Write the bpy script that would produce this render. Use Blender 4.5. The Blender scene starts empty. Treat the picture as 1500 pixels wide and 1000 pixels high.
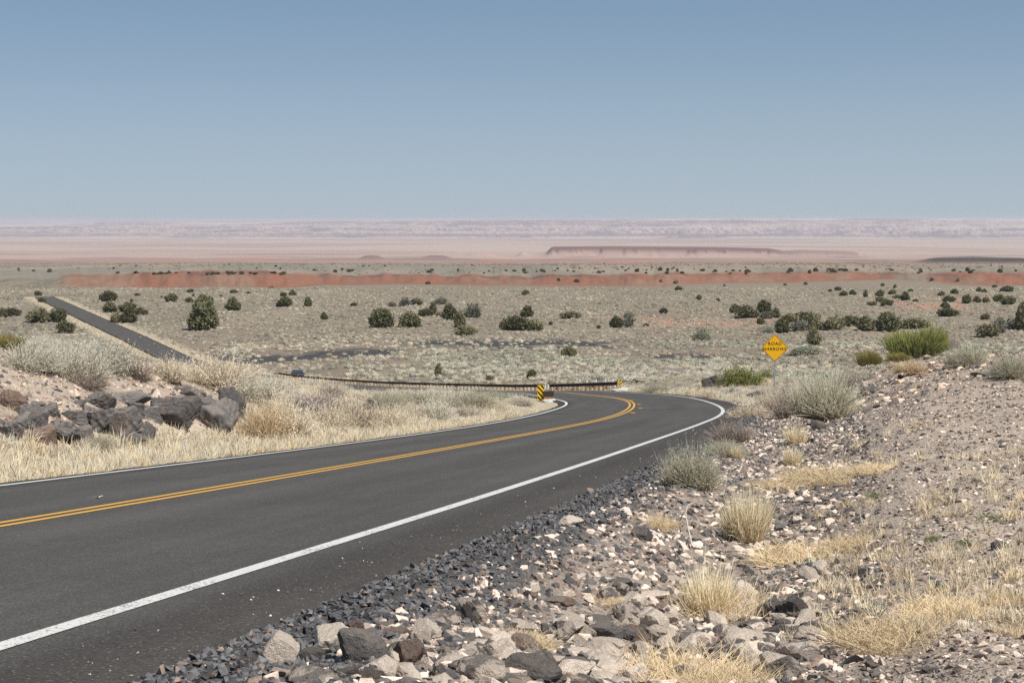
import bpy, bmesh, math, random
import numpy as np
from mathutils import Vector, Matrix

C = bpy.context.scene.collection
RNG = np.random.default_rng(7)
random.seed(7)
# ------------------------------------------------------------------ camera numbers
F = 2400.0; YH = 322.0
PIT = math.atan((500 - YH) / F); CP, SP = math.cos(PIT), math.sin(PIT)
def un(px, py, Y):
    """world point at forward distance Y on the ray of photo pixel (px, py)"""
    a = (np.asarray(px, float) - 750) / F; b = (500 - np.asarray(py, float)) / F
    dy = CP + b * SP; dz = -SP + b * CP
    k = np.asarray(Y, float) / dy
    return np.stack([a * k, np.asarray(Y, float) + 0 * k, dz * k], -1)
def smooth(a, b, x):
    t = np.clip((x - a) / (b - a), 0, 1); return t * t * (3 - 2 * t)
# ------------------------------------------------------------------ numpy noise
_P = np.random.default_rng(3).random((256, 256)).astype(np.float32)
def vnoise(x, y):
    xi = np.floor(x).astype(np.int64); yi = np.floor(y).astype(np.int64)
    fx = x - xi; fy = y - yi
    fx = fx * fx * (3 - 2 * fx); fy = fy * fy * (3 - 2 * fy)
    g = lambda i, j: _P[(i + 37 * (j // 256)) & 255, j & 255]
    a = g(xi, yi); b = g(xi + 1, yi); c = g(xi, yi + 1); d = g(xi + 1, yi + 1)
    return (a + (b - a) * fx) * (1 - fy) + (c + (d - c) * fx) * fy
def fbm(x, y, o=4):
    s = 0.0; a = 0.5; t = 0.0
    for k in range(o):
        s = s + a * vnoise(x * 2 ** k + 17.3 * k, y * 2 ** k + 5.1 * k); t += a; a *= 0.5
    return s / t
# ------------------------------------------------------------------ road
ST = [(-12.8,-27,1.47,.045,3.35),(-6.19,3.00,-1.441,0.046,3.35),(-4.89,8.86,-2.011,0.050,3.36),(-3.60,14.72,-2.582,0.054,3.37),(-2.36,20.59,-3.153,0.058,3.38),(-1.15,26.47,-3.725,0.063,3.39),(0.01,32.35,-4.301,0.065,3.40),(1.11,38.25,-4.881,0.065,3.41),(2.13,44.16,-5.464,0.063,3.43),(3.02,50.10,-6.050,0.059,3.43),(3.77,56.05,-6.636,0.056,3.44),(4.41,62.02,-7.223,0.055,3.44),(4.96,67.99,-7.811,0.054,3.44),(5.45,73.97,-8.399,0.054,3.44),(5.88,79.95,-8.987,0.055,3.44),(6.23,85.94,-9.574,0.055,3.44),(6.49,91.94,-10.160,0.055,3.44),(6.64,97.94,-10.746,0.054,3.44),(6.66,103.94,-11.331,0.053,3.43),(6.57,109.94,-11.917,0.051,3.43),(6.37,115.93,-12.502,0.048,3.42),(6.11,121.93,-13.086,0.045,3.41),(5.80,127.92,-13.668,0.042,3.41),(5.47,133.91,-14.248,0.039,3.40),(5.14,139.90,-14.825,0.035,3.40),(4.83,145.89,-15.398,0.032,3.39)]
RAILPX = [(905,558.7,150),(850,561,166),(800,562.5,183),(750,563,200),(700,562,217),(650,561,235),(600,559.7,254),(550,558,273),(500,554.8,292),(450,551,312),(405,545,330)]
RAILTOP = np.array([un(*r) for r in RAILPX])
_d = np.gradient(RAILTOP[:, :2], axis=0); _d /= np.linalg.norm(_d, axis=1)[:, None]
_th = np.arctan2(_d[:, 0], _d[:, 1])
for i in range(1, len(RAILTOP)):
    p = RAILTOP[i]
    ST.append((p[0] - 4.6 * math.cos(_th[i]), p[1] + 4.6 * math.sin(_th[i]), p[2] - 0.80, .02, 3.4))
for px, py, Y in ((282, 533, 392), (187, 490.5, 484), (72, 438, 690), (62, 433.5, 722)):
    p = un(px, py, Y); ST.append((p[0], p[1], p[2], 0.0, 3.4))
ST = np.array(ST)
def resample(S, n=14):
    t = np.concatenate([[0], np.cumsum(np.linalg.norm(np.diff(S[:, :2], axis=0), axis=1))])
    m = np.gradient(S, t, axis=0)
    tt = np.arange(0, t[-1], 1.0); k = np.clip(np.searchsorted(t, tt, side='right') - 1, 0, len(t) - 2)
    h = (t[k + 1] - t[k])[:, None]; u = ((tt - t[k]) / h[:, 0])[:, None]
    return (2*u**3-3*u**2+1)*S[k] + (u**3-2*u**2+u)*h*m[k] + (-2*u**3+3*u**2)*S[k+1] + (u**3-u**2)*h*m[k+1]
RD = resample(ST)
for _ in range(6):
    RD[150:-3] = (RD[149:-4] + 2 * RD[150:-3] + RD[151:-2]) / 4
_t = np.gradient(RD[:, :2], axis=0); RTH = np.arctan2(_t[:, 0], _t[:, 1])
RX, RY, RZ, RE, RW = RD.T
def road_at(Yc):
    f = lambda a: np.interp(Yc, RY, a)
    return f(RX), f(RZ), f(RE), f(RTH)
def road_p(X, Y):
    """signed distance right of the centre line, and road surface height"""
    Yc = np.clip(Y, RY[0], RY[-1]).astype(float)
    for _ in range(6):
        xc, zc, e, th = road_at(Yc)
        al = (X - xc) * np.sin(th) + (Y - Yc) * np.cos(th)
        Yc = np.clip(Yc + 0.8 * al * np.cos(th), RY[0], RY[-1])
    xc, zc, e, th = road_at(Yc)
    p = (X - xc) * np.cos(th) - (Y - Yc) * np.sin(th)
    over = np.abs((X - xc) * np.sin(th) + (Y - Yc) * np.cos(th))
    return p, zc + e * np.clip(p, -5, 6.5), Yc, over
def edge_r(Yc):   # outer edge of the asphalt, right and left of the centre line
    return np.interp(Yc, [0, 30, 60, 80, 100, 400, 700], [4.47, 4.47, 4.25, 4.1, 4.1, 4.2, 4.2])
def edge_l(Yc):
    return -np.interp(Yc, [0, 60, 100, 130, 400], [3.78, 3.76, 3.85, 4.1, 4.0])
def road_point(Yc, p, lift=0.0):
    xc, zc, e, th = road_at(np.asarray(Yc, float))
    return np.stack([xc + p * np.cos(th), Yc - p * np.sin(th), zc + e * p + lift], -1)
# ------------------------------------------------------------------ terrain: control points read off the photograph
PROF_Y = np.array([120,150,200,250,300,350,400,450,520,600,700,800,860,1000,1100,1500,2200,3000,4000,5200,7000,9000,12000,14500])
PROF_P = np.array([571,565,556.5,550,543,534,521,503,480,459,439,424,418,403,399.5,394,388,384,380,376.5,369,361,352.5,347.])
PROF_Z = un(0 * PROF_Y + 750, PROF_P, PROF_Y)[:, 2]
CT = [
 (1300,1000,7),(900,1000,7.5),(600,1000,7.8),(1500,1000,6.6),(400,1000,7.9),
 (700,850,11.8),(1000,850,11.3),(1300,850,9.8),(1500,850,9.3),(850,770,15.2),(1050,770,14),
 (1000,700,23.5),(1150,700,19.5),(1300,700,15),(1500,700,13.6),
 (1100,640,38),(1200,640,27),(1300,640,20),(1500,640,17.6),(1080,665,30),
 (1150,600,46),(1250,600,31),(1350,600,23.5),(1500,600,21.3),
 (1280,562,36),(1400,560,28.5),(1500,560,26.5),(1240,585,35),(1200,590,40),
 (1320,533,39),(1400,524,37),(1500,527,34),(1290,545,39),(1700,525,34),(2000,640,18),(2000,850,9.3),(2000,1000,6.6),
 (1000,558,137),(1100,560,116),(1050,575,102),(1100,590,82),(940,566,146),(1150,575,84),(1180,580,70),
 (0,690,23.6),(0,640,25.6),(0,590,28),(0,545,30.5),(0,528,32),
 (100,685,25.6),(100,640,28),(100,590,30.2),(100,550,33),(100,537,34.5),
 (200,671,28.8),(200,625,31),(200,575,34.5),(200,545,37),
 (350,656,33.6),(350,620,36),(350,580,39),(350,556,43),
 (500,640,41),(500,612,45),(500,580,50),(480,566,55),
 (650,621,57),(650,595,64),(650,577,72),(760,606,79),(760,590,90),(760,581,100),
 (-200,700,19),(-200,640,21),(-200,560,26),(-500,640,17),
]
CT = [tuple(un(*c)) for c in CT]
CT += [(20,75,-8.6),(30,75,-8.2),(45,80,-8.5),(14.5,77,-8.75),(13,60,-7.2),(25,58,-6.5),(40,55,-6.2),(20,100,-11.2),(35,100,-11),(60,110,-12),(30,140,-14.2),(60,150,-15),
       (-13,60,-7.8),(-18,60,-8.5),(-26,62,-9.5),(-40,65,-10),(-18,100,-13.2),(-30,100,-14),(-12,85,-10.6),(-6,120,-13.9),(-20,140,-16.6),(-45,140,-17.5),(-50,100,-15),(-18,200,-22),(-50,220,-25),(-70,300,-29.5),(-30,260,-27),(-7,160,-17.4),
       (-1,0,-1.72),(2,0,-1.62),(6,2,-1.6),(-2,4,-1.86),(1.5,4,-1.8)]
for Y in (190,235,280,330,380,430,480,540):
    for px in (-500,100,500,900,1300,1900):
        x = (px - 750) / F * Y
        if Y < 400 and px < 900 and x < np.interp(Y, RY, RX) + 18: continue
        CT.append((x, Y, np.interp(Y, PROF_Y, PROF_Z)))
_ye = [0,4,8,12,16,20,25,30,36,43,50,58,66,75,84,94,105,118,132,150,170,190,215,240,265,290,320,350,390,430,484,540]
for Y in _ye:
    for pp in (edge_l(Y) - 0.5, edge_r(Y) + 0.2):
        q = road_point(Y, pp); CT.append((q[0], q[1], q[2] - 0.08))
CT = np.array(CT)
def warp(X, Y):
    d = np.maximum(Y, -1.0) + 4.0
    return np.stack([X / d * 2.2, np.log(d)], -1), d
_w, _dd = warp(CT[:, 0], CT[:, 1])
def kern(r2): return 0.5 * r2 * np.log(r2 + 1e-12)
_n = len(CT); _K = kern(((_w[:, None] - _w[None]) ** 2).sum(-1)) + 2e-4 * np.eye(_n)
_A = np.zeros((_n + 3, _n + 3)); _A[:_n, :_n] = _K; _A[:_n, _n] = 1; _A[:_n, _n+1:] = _w; _A[_n:, :_n] = _A[:_n, _n:].T
_s = np.linalg.solve(_A, np.concatenate([CT[:, 2] / _dd, np.zeros(3)]))
def near_z(X, Y):
    w, d = warp(X.ravel(), Y.ravel()); out = np.empty(len(w))
    for i in range(0, len(w), 20000):
        q = w[i:i+20000]
        out[i:i+20000] = kern((q[:, :1] - _w[:, 0]) ** 2 + (q[:, 1:] - _w[:, 1]) ** 2) @ _s[:_n] + _s[_n] + q @ _s[_n+1:]
    return (out * d).reshape(X.shape)
# the far country ---------------------------------------------------------------
def pz(py, Y): return -(py - YH) / F * Y
BL_PX = [-2000,-300,60,105,150,200,300,420,470,620,800,960,1050,1150,1300,1340,1420,1500,1900]
BL_B  = [430,428,425,422,422,421,421.5,421,417,416.5,418.5,419,415.5,413.5,410,414,418,418.5,420]
BL_T  = [412,411,409,405,405,400.5,399.5,400.5,403,404.5,404.5,404,402,400.5,400,404,401.5,402.5,404]
SKY_PX = [-3000,-800,0,100,190,300,450,600,800,1000,1250,1500,2500,4500]
SKY_PY = [333,331.5,331,330,326.6,327.4,325,323.4,322.4,320.6,320.2,321,322,323]
MS_PX = [780,800,808,900,1040,1125,1150,1172,1235,1258,1300]
MS_T  = [377,371,364.6,364.2,365.4,367.6,371.5,369.8,372,374,378]
def far_z(X, Y):
    A = X / np.maximum(Y, 1) * F + 750
    Yl = np.maximum(Y, 120)
    z = np.interp(Yl, PROF_Y, PROF_Z)
    # red bluff
    wob = (fbm(A / 34, Yl / 400, 5) - .5)
    bb = np.interp(A, BL_PX, BL_B) + 3.0 * wob
    Yb = np.interp(-bb, -PROF_P, PROF_Y)
    zb = np.interp(Yb, PROF_Y, PROF_Z)
    top = pz(np.interp(A, BL_PX, BL_T) - .2, Yb + 40) + 3.4 * (fbm(A / 30, A / 80, 5) - .5)
    gul = np.abs(fbm(X / 9, Yl / 60, 3) - .5) * 2
    t = (Yl - Yb) / 42 + 0.25 * (gul - .3)
    face = smooth(0, 1, t)
    back = np.exp(-np.maximum(Yl - Yb - 60, 0) / 500)
    zbl = zb + (top - zb) * face
    z2 = np.where(Yl > Yb, np.maximum(z, z + (zbl - z) * back), z)
    m = np.clip((Yl - Yb) / 20, 0, 1)
    z = z * (1 - m) + z2 * m
    # dark basalt flow on the right
    fl = smooth(1325, 1372, A) * smooth(1650, 1730, Yl + 40 * fbm(A / 30, Yl / 100, 3)) * (1 - smooth(2500, 3200, Yl))
    z = z + fl * (pz(384.6, 1700) - np.interp(1700, PROF_Y, PROF_Z)) * 1.0
    # low pink mounds
    z = z + smooth(1600, 2300, Yl) * (1 - smooth(5000, 6500, Yl)) * 14 * (fbm(X / 240, Yl / 500, 4) - .5)
    z = z + 9 * np.exp(-((A - 545) / 17) ** 4) * smooth(4300, 4330, Yl) * (1 - smooth(4450, 4800, Yl))
    z = z + 8 * np.exp(-((A - 640) / 21) ** 4) * smooth(4300, 4330, Yl) * (1 - smooth(4450, 4800, Yl))
    z = z + 16 * np.exp(-((A - 766) / 9) ** 2) * smooth(5250, 5300, Yl) * (1 - smooth(5350, 5600, Yl))
    z = z + 12 * np.exp(-((A - 705) / 20) ** 4) * smooth(5250, 5300, Yl) * (1 - smooth(5350, 5600, Yl))
    # long red mesa
    Ym = 5400 + 260 * (fbm(A / 30, A / 90, 3) - .5)
    mt = pz(np.interp(A, MS_PX, MS_T), 5500)
    ma = smooth(785, 812, A) * (1 - smooth(1250, 1275, A))
    g2 = fbm(X / 40, Yl / 300, 3)
    tt = (Yl - Ym) / 170 + .06 * (g2 - .5)
    prof = .45 * smooth(0, .8, tt) + .55 * smooth(.8, .92, tt)
    zm = z + (mt - z) * prof * (1 - smooth(6000, 6900, Yl))
    z = np.where(mt > z, z + (zm - z) * ma, z)
    # layered cliffs up to the skyline
    sk = pz(np.interp(A, SKY_PX, SKY_PY), 20600)
    n1 = (fbm(A / 60, Yl / 2500, 5) - .5); n2 = fbm(A / 9, Yl / 900, 4) - .5
    st = np.zeros_like(z); base = np.interp(14500, PROF_Y, PROF_Z)
    for Yt, f0, w in ((13800,.10,.35),(14900,.20,.6),(16100,.2,.7),(17500,.18,.8),(18900,.2,.8),(20200,.12,.9)):
        st = st + f0 * smooth(0, 260, Yl - Yt - 2600 * w * n1 - 500 * n2)
    zz = base + (sk - base) * np.clip(st, 0, 1) + 14 * n2 * smooth(13500, 15000, Yl) * (1 - smooth(19800, 20600, Yl))
    z = np.where(Yl > 12500, z + (zz - z) * smooth(12500, 14000, Yl), z)
    z = z + (fbm(X / 600, Yl / 900, 3) - .5) * 10 * smooth(6500, 8000, Yl) * (1 - smooth(19500, 20500, Yl))
    return z
# ------------------------------------------------------------------ the ground grid (polar, one sheet to the horizon)
def spaced(segs):
    out = []
    for a, b, n in segs: out.append(np.linspace(a, b, n, endpoint=False))
    return np.concatenate(out + [[segs[-1][1]]])
DEG = math.pi / 180
PH = spaced([(-150,-60,18),(-60,-24,40),(-24,-18,30),(-18,18,640),(18,24,30),(24,60,40),(60,150,18)]) * DEG
RR = np.exp(spaced([(math.log(1.2), math.log(5), 30), (math.log(5), math.log(40), 330), (math.log(40), math.log(450), 380), (math.log(450), math.log(1300), 240), (math.log(1300), math.log(24000), 300), (math.log(24000), math.log(70000), 14)]))
GY0 = -3.0
PHg, RRg = np.meshgrid(PH, RR)
GX = RRg * np.sin(PHg); GY = RRg * np.cos(PHg) + GY0
near = (GY < 545) & (RRg < 620)
GZ = np.zeros_like(GX)
GZ[~near] = far_z(GX[~near], GY[~near])
_nz = near_z(GX[near], GY[near]); _fz = far_z(GX[near], GY[near]); _k = smooth(400, 520, GY[near])
GZ[near] = _nz * (1 - _k) + _fz * _k
GP = np.full_like(GX, 1e6); GROADZ = np.zeros_like(GX); GYC = np.zeros_like(GX)
_m = (GY < 760) & (RRg < 800)
_p, _rz, _yc, _ov = road_p(GX[_m], GY[_m])
_p = np.where((_ov > 3) , 1e6, _p)
GP[_m] = _p; GROADZ[_m] = _rz; GYC[_m] = _yc
er = edge_r(GYC); el = edge_l(GYC)
out = np.maximum(GP - er, el - GP)         # metres outside the asphalt
out = np.where(GP > 1e5, 1e6, out)
# relief noise
amp = np.clip(RRg / 60, .25, 3.0) * smooth(0.3, 3.0, out)
amp = np.where(RRg > 700, 0, amp)
GZ += amp * .22 * (fbm(GX / 2.2, GY / 2.2, 4) - .5) * (RRg < 200) + amp * .5 * (fbm(GX / 14, GY / 14, 4) - .5) * (RRg >= 90) * np.clip((RRg - 90) / 60, 0, 1)
rough = np.exp(-((GP - 7.2) / 1.6) ** 2) * (GY < 90) * (out > .2)
GZ += rough * .16 * (fbm(GX / .5, GY / .5, 3) - .55)
bw = np.interp(GYC, [0, 60, 150, 400, 700], [1.2, 2.0, 5, 9, 12])
wr = smooth(0, 1, out / bw)
under = np.interp(GYC, [0, 60, 100, 300, 700], [.016, .03, .07, .25, .45]) + np.interp(out, [-.5, -.06], [.05, 0.0])
GZ = np.where(out < 1e5, (GROADZ - under - np.clip(out, 0, 1) * .02) * (1 - wr) + GZ * wr, GZ)
def ground(X, Y):
    X = np.asarray(X, float); Y = np.asarray(Y, float)
    r = np.hypot(X, Y - GY0); f = np.arctan2(X, Y - GY0)
    i = np.clip(np.searchsorted(RR, r) - 1, 0, len(RR) - 2); j = np.clip(np.searchsorted(PH, f) - 1, 0, len(PH) - 2)
    u = np.clip((r - RR[i]) / (RR[i+1] - RR[i]), 0, 1); v = np.clip((f - PH[j]) / (PH[j+1] - PH[j]), 0, 1)
    return (GZ[i,j]*(1-u)+GZ[i+1,j]*u)*(1-v) + (GZ[i,j+1]*(1-u)+GZ[i+1,j+1]*u)*v
_YS = np.exp(np.linspace(math.log(5), math.log(22000), 2600))
def hit(px, py):
    """first ground point that the ray of a photo pixel meets"""
    px = np.atleast_1d(np.asarray(px, float)); py = np.atleast_1d(np.asarray(py, float)); res = np.zeros((len(px), 3))
    for i in range(len(px)):
        q = un(np.full(len(_YS), px[i]), np.full(len(_YS), py[i]), _YS)
        d = q[:, 2] - ground(q[:, 0], q[:, 1])
        k = np.nonzero(d < 0)[0]
        if len(k) == 0: res[i] = q[-1]; continue
        k = k[0]
        if k == 0: res[i] = q[0]; continue
        a = d[k-1] / (d[k-1] - d[k]); Y = _YS[k-1] + a * (_YS[k] - _YS[k-1])
        res[i] = un(px[i], py[i], Y)
    return res
HAZE_D = 4.8e-5; SKYC = (5.2, 5.8, 6.3)
# ------------------------------------------------------------------ tagging helpers
def tag(o, label=None, cat=None, group=None, kind=None):
    if label: o['label'] = label
    if cat: o['category'] = cat
    if group: o['group'] = group
    if kind: o['kind'] = kind
    return o
def link(name, me, mat=None, parent=None, loc=None):
    o = bpy.data.objects.new(name, me); C.objects.link(o)
    if mat is not None:
        me.materials.clear(); me.materials.append(mat)
    if parent: o.parent = parent
    if loc is not None: o.location = loc
    return o
def empty(name, loc, rz=0.0):
    o = bpy.data.objects.new(name, None); C.objects.link(o); o.location = loc; o.rotation_euler = (0, 0, rz)
    o.empty_display_size = .2
    return o
def mesh_np(name, V, Fc, col=None, smooth_=True, uv=None):
    """V (n,3), Fc (m,k) -> mesh with an optional colour attribute"""
    V = np.asarray(V, np.float32); Fc = np.asarray(Fc, np.int32); m, k = Fc.shape
    me = bpy.data.meshes.new(name)
    me.vertices.add(len(V)); me.vertices.foreach_set('co', V.ravel())
    me.loops.add(m * k); me.loops.foreach_set('vertex_index', Fc.ravel())
    me.polygons.add(m); me.polygons.foreach_set('loop_start', np.arange(0, m * k, k, dtype=np.int32))
    me.polygons.foreach_set('use_smooth', np.full(m, smooth_, bool))
    me.update(calc_edges=True)
    if col is not None:
        c = np.ones((len(V), 4), np.float32); c[:, :col.shape[1]] = col
        a = me.attributes.new('Col', 'FLOAT_COLOR', 'POINT'); a.data.foreach_set('color', c.ravel())
    if uv is not None:
        l = me.uv_layers.new(name='UVMap'); l.data.foreach_set('uv', np.asarray(uv, np.float32)[Fc.ravel()].ravel())
    return me
# ------------------------------------------------------------------ node helpers
class NT:
    def __init__(s, name):
        s.m = bpy.data.materials.new(name); s.m.use_nodes = True; s.t = s.m.node_tree; s.t.nodes.clear()
        s.out = s.n('ShaderNodeOutputMaterial')
    def n(s, ty, **kw):
        nd = s.t.nodes.new(ty)
        for k, v in kw.items():
            if k.startswith('i_'):
                key = k[2:]; key = int(key) if key.isdigit() else key.replace('_', ' ')
                s.put(nd.inputs[key], v)
            else: setattr(nd, k, v)
        return nd
    def put(s, inp, v):
        if isinstance(v, bpy.types.NodeSocket): s.t.links.new(v, inp)
        elif isinstance(v, bpy.types.Node): s.t.links.new(v.outputs[0], inp)
        else: inp.default_value = v
    def math(s, op, a, b=0.0, c=None, clamp=False):
        nd = s.n('ShaderNodeMath', operation=op, use_clamp=clamp); s.put(nd.inputs[0], a); s.put(nd.inputs[1], b)
        if c is not None: s.put(nd.inputs[2], c)
        return nd.outputs[0]
    def mix(s, fac, a, b, bt='MIX'):
        nd = s.n('ShaderNodeMix', data_type='RGBA', blend_type=bt); nd.clamp_factor = True
        s.put(nd.inputs[0], fac); s.put(nd.inputs[6], a); s.put(nd.inputs[7], b); return nd.outputs[2]
    def noise(s, vec, scale, detail=4, rough=.55, dist=0.0):
        nd = s.n('ShaderNodeTexNoise'); nd.inputs['Scale'].default_value = scale; nd.inputs['Detail'].default_value = detail
        nd.inputs['Roughness'].default_value = rough; nd.inputs['Distortion'].default_value = dist
        if vec is not None: s.put(nd.inputs['Vector'], vec)
        return nd.outputs[0]
    def vor(s, vec, scale, feature='F1', out='Distance', rnd=1.0):
        nd = s.n('ShaderNodeTexVoronoi', feature=feature); nd.inputs['Scale'].default_value = scale; nd.inputs['Randomness'].default_value = rnd
        if vec is not None: s.put(nd.inputs['Vector'], vec)
        return nd.outputs[out]
    def ramp(s, fac, stops, interp='LINEAR'):
        nd = s.n('ShaderNodeValToRGB'); s.put(nd.inputs[0], fac); r = nd.color_ramp; r.interpolation = interp
        while len(r.elements) < len(stops): r.elements.new(.5)
        for e, (p, c) in zip(r.elements, stops):
            e.position = p; e.color = (*c, 1) if len(c) == 3 else c
        return nd.outputs[0]
    def rng(s, v, a, b, c=0.0, d=1.0):
        nd = s.n('ShaderNodeMapRange', clamp=True); s.put(nd.inputs[0], v)
        for i, x in enumerate((a, b, c, d)): nd.inputs[i+1].default_value = x
        return nd.outputs[0]
    def bump(s, h, strength=.5, dist=.02, normal=None):
        nd = s.n('ShaderNodeBump'); nd.inputs['Strength'].default_value = strength; nd.inputs['Distance'].default_value = dist
        s.put(nd.inputs['Height'], h)
        if normal is not None: s.put(nd.inputs['Normal'], normal)
        return nd.outputs[0]
    def bsdf(s, col, rough=.9, spec=.2, normal=None, metal=0.0):
        nd = s.n('ShaderNodeBsdfPrincipled'); s.put(nd.inputs['Base Color'], col); s.put(nd.inputs['Roughness'], rough)
        nd.inputs['Specular IOR Level'].default_value = spec; s.put(nd.inputs['Metallic'], metal)
        if normal is not None: s.put(nd.inputs['Normal'], normal)
        s.t.links.new(nd.outputs[0], s.out.inputs[0]); return nd
    def pos(s): return s.n('ShaderNodeNewGeometry').outputs['Position']
    def objco(s): return s.n('ShaderNodeTexCoord').outputs['Object']
    def uv(s): return s.n('ShaderNodeTexCoord').outputs['UV']
    def attr(s, name='Col'): return s.n('ShaderNodeAttribute', attribute_name=name)
    def rand(s): return s.n('ShaderNodeObjectInfo').outputs['Random']
    def gray(s, v):
        nd = s.n('ShaderNodeCombineColor'); 
        for i in range(3): s.put(nd.inputs[i], v)
        return nd.outputs[0]
# ------------------------------------------------------------------ ground material and zone colours
def mat_ground():
    t = NT('ground'); P = t.pos(); A = t.attr(); col = A.outputs['Color']; peb = A.outputs['Alpha']
    n1 = t.noise(P, .35, 5, .6); n2 = t.noise(P, 2.6, 5, .65); n3 = t.noise(P, 22, 4, .65)
    k = t.math('MULTIPLY', t.rng(n1, .3, .7, .86, 1.14), t.rng(n2, .25, .75, .8, 1.2))
    k = t.math('MULTIPLY', k, t.rng(n3, .25, .75, .74, 1.26))
    c = t.mix(1.0, col, t.gray(k), 'MULTIPLY')
    # pebbles of two sizes: pale caliche and dark basalt chips
    for sc, wd, wp in ((26, .22, .36), (64, .24, .38), (11, .07, .12)):
        v = t.n('ShaderNodeTexVoronoi'); v.inputs['Scale'].default_value = sc; t.put(v.inputs['Vector'], P)
        r = t.n('ShaderNodeSeparateColor'); t.put(r.inputs[0], v.outputs['Color'])
        core = t.rng(v.outputs['Distance'], .42, .30, 0, 1)
        dark = t.math('MULTIPLY', t.math('LESS_THAN', r.outputs[0], wd), core)
        pale = t.math('MULTIPLY', t.math('GREATER_THAN', r.outputs[0], 1 - wp), core)
        c = t.mix(t.math('MULTIPLY', t.math('MULTIPLY', dark, peb), .75), c, (.085, .08, .078, 1))
        c = t.mix(t.math('MULTIPLY', t.math('MULTIPLY', pale, peb), .62), c, (.50, .41, .345, 1))
    v1 = t.vor(P, 26); v2 = t.vor(P, 64)
    h = t.math('ADD', t.math('MULTIPLY', t.rng(v1, .0, .5, 1, 0), .6), t.math('ADD', t.math('MULTIPLY', t.rng(v2, 0, .5, 1, 0), .3), t.math('MULTIPLY', n3, .6)))
    h = t.math('MULTIPLY', h, t.rng(peb, 0, 1, .25, 1))
    t.bsdf(c, 1.0, .1, t.bump(h, .8, .03)); return t.m
def zone_colours():
    X, Y = GX, np.maximum(GY, .5); A = X / Y * F + 750
    n = X.shape; c = np.zeros(n + (4,), np.float32)
    def lay(rgb, m, a=None):
        m = np.clip(m, 0, 1)[..., None]; c[..., :3] = c[..., :3] * (1 - m) + np.array(rgb) * m
        if a is not None: c[..., 3] = c[..., 3] * (1 - m[..., 0]) + a * m[..., 0]
    f1 = fbm(X / 9, Y / 12, 4); f2 = fbm(X / 40, Y / 60, 4); f3 = fbm(X / 2.2, Y / 2.2, 4); f4 = fbm(X / 120, Y / 200, 4)
    lay((.395, .322, .256), np.ones(n), 1.0)
    # plain
    pl = smooth(100, 160, Y)
    lay((.205, .168, .128), pl, .25)
    lay((.25, .208, .157), pl * smooth(.45, .62, f1), .2)
    lay((.16, .135, .105), pl * smooth(.5, .62, f2) * .8)
    lay((.215,.18,.135), smooth(300, 800, Y) * (.55 + .45 * f4), 0.0)
    # cinder washes
    w1 = smooth(376, 386, Y + 22*(f2-.5)) * (1 - smooth(410, 424, Y + 22*(f2-.5))) * smooth(270, 320, A) * (1 - smooth(560, 620, A)) * (.25 + .75 * smooth(.40, .50, f1))
    w2 = smooth(415, 424, Y + 26*(f1-.5)) * (1 - smooth(455, 478, Y + 26*(f1-.5))) * smooth(560, 640, A) * (1 - smooth(880, 960, A)) * smooth(.3, .42, f1)
    w3 = smooth(350, 365, Y) * (1 - smooth(400, 440, Y)) * smooth(880, 930, A) * (1 - smooth(1050, 1150, A)) * smooth(.52, .58, f1)
    lay((.052, .052, .054), np.maximum(np.maximum(w1, w2), w3), .1)
    # red soil showing through
    r1 = smooth(515, 535, Y) * (1 - smooth(560, 590, Y)) * smooth(820, 870, A) * (1 - smooth(1080, 1200, A)) * smooth(.42, .55, f2)
    r2 = smooth(600, 620, Y) * (1 - smooth(690, 760, Y)) * smooth(1230, 1330, A) * smooth(.42, .55, f2)
    lay((.36, .20, .135), .8 * np.maximum(r1, r2))
    # red bluff
    bb = np.interp(A, BL_PX, BL_B); Yb = np.interp(-bb, -PROF_P, PROF_Y)
    red = smooth(-14, 14, Y - Yb + 70 * (fbm(X / 30, Y / 50, 5) - .5)) * (1 - smooth(48, 110, Y - Yb + 60 * (fbm(X / 40, Y / 60, 3) - .5)))
    gap = smooth(70, 110, A)
    rr = red * gap * (1 - .85 * smooth(1290, 1325, A) * (1 - smooth(1345, 1380, A)))
    lay((.225, .105, .070), rr, 0.0); lay((.22, .165, .12), rr * smooth(.46, .58, fbm(X / 36 + 9, Y / 40, 5)) * .5)
    lay((.20, .11, .08), rr * smooth(.5, .66, fbm(X / 5, Y / 22, 3)) * .8)
    lay((.14, .13, .10), red * (1 - gap) * .9 * smooth(.4, .55, f1))
    # caprock of broken dark blocks along the rim
    rim = np.exp(-((Y - Yb - 44) / 9) ** 2) * smooth(.5, .56, fbm(X / 5, Y / 60, 3)) * gap * smooth(175, 215, A)
    lay((.11, .075, .06), rim * .85)
    # flats behind
    b = smooth(50, 130, Y - Yb + 60 * (fbm(X / 40, Y / 60, 3) - .5))
    lay((.20, .185, .15), b); lay((.26, .215, .17), b * smooth(.45, .6, fbm(X / 60, Y / 300, 4)));
    lay((.28, .175, .135), b * smooth(.5, .62, fbm(X / 150, Y / 420, 4)) * smooth(1000, 1500, Y) * .8)
    fl = smooth(1325, 1372, A) * smooth(1640, 1700, Y + 40 * fbm(A / 30, Y / 100, 3)) * (1 - smooth(2900, 3300, Y))
    lay((.055, .055, .05), fl)
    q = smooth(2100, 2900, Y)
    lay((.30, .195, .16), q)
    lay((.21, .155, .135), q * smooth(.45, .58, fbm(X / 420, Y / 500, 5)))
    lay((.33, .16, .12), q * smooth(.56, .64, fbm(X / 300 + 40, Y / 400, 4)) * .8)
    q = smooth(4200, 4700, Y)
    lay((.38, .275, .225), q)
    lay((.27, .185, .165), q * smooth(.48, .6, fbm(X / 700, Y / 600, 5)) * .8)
    lay((.40, .32, .265), smooth(5800, 7500, Y))
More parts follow.
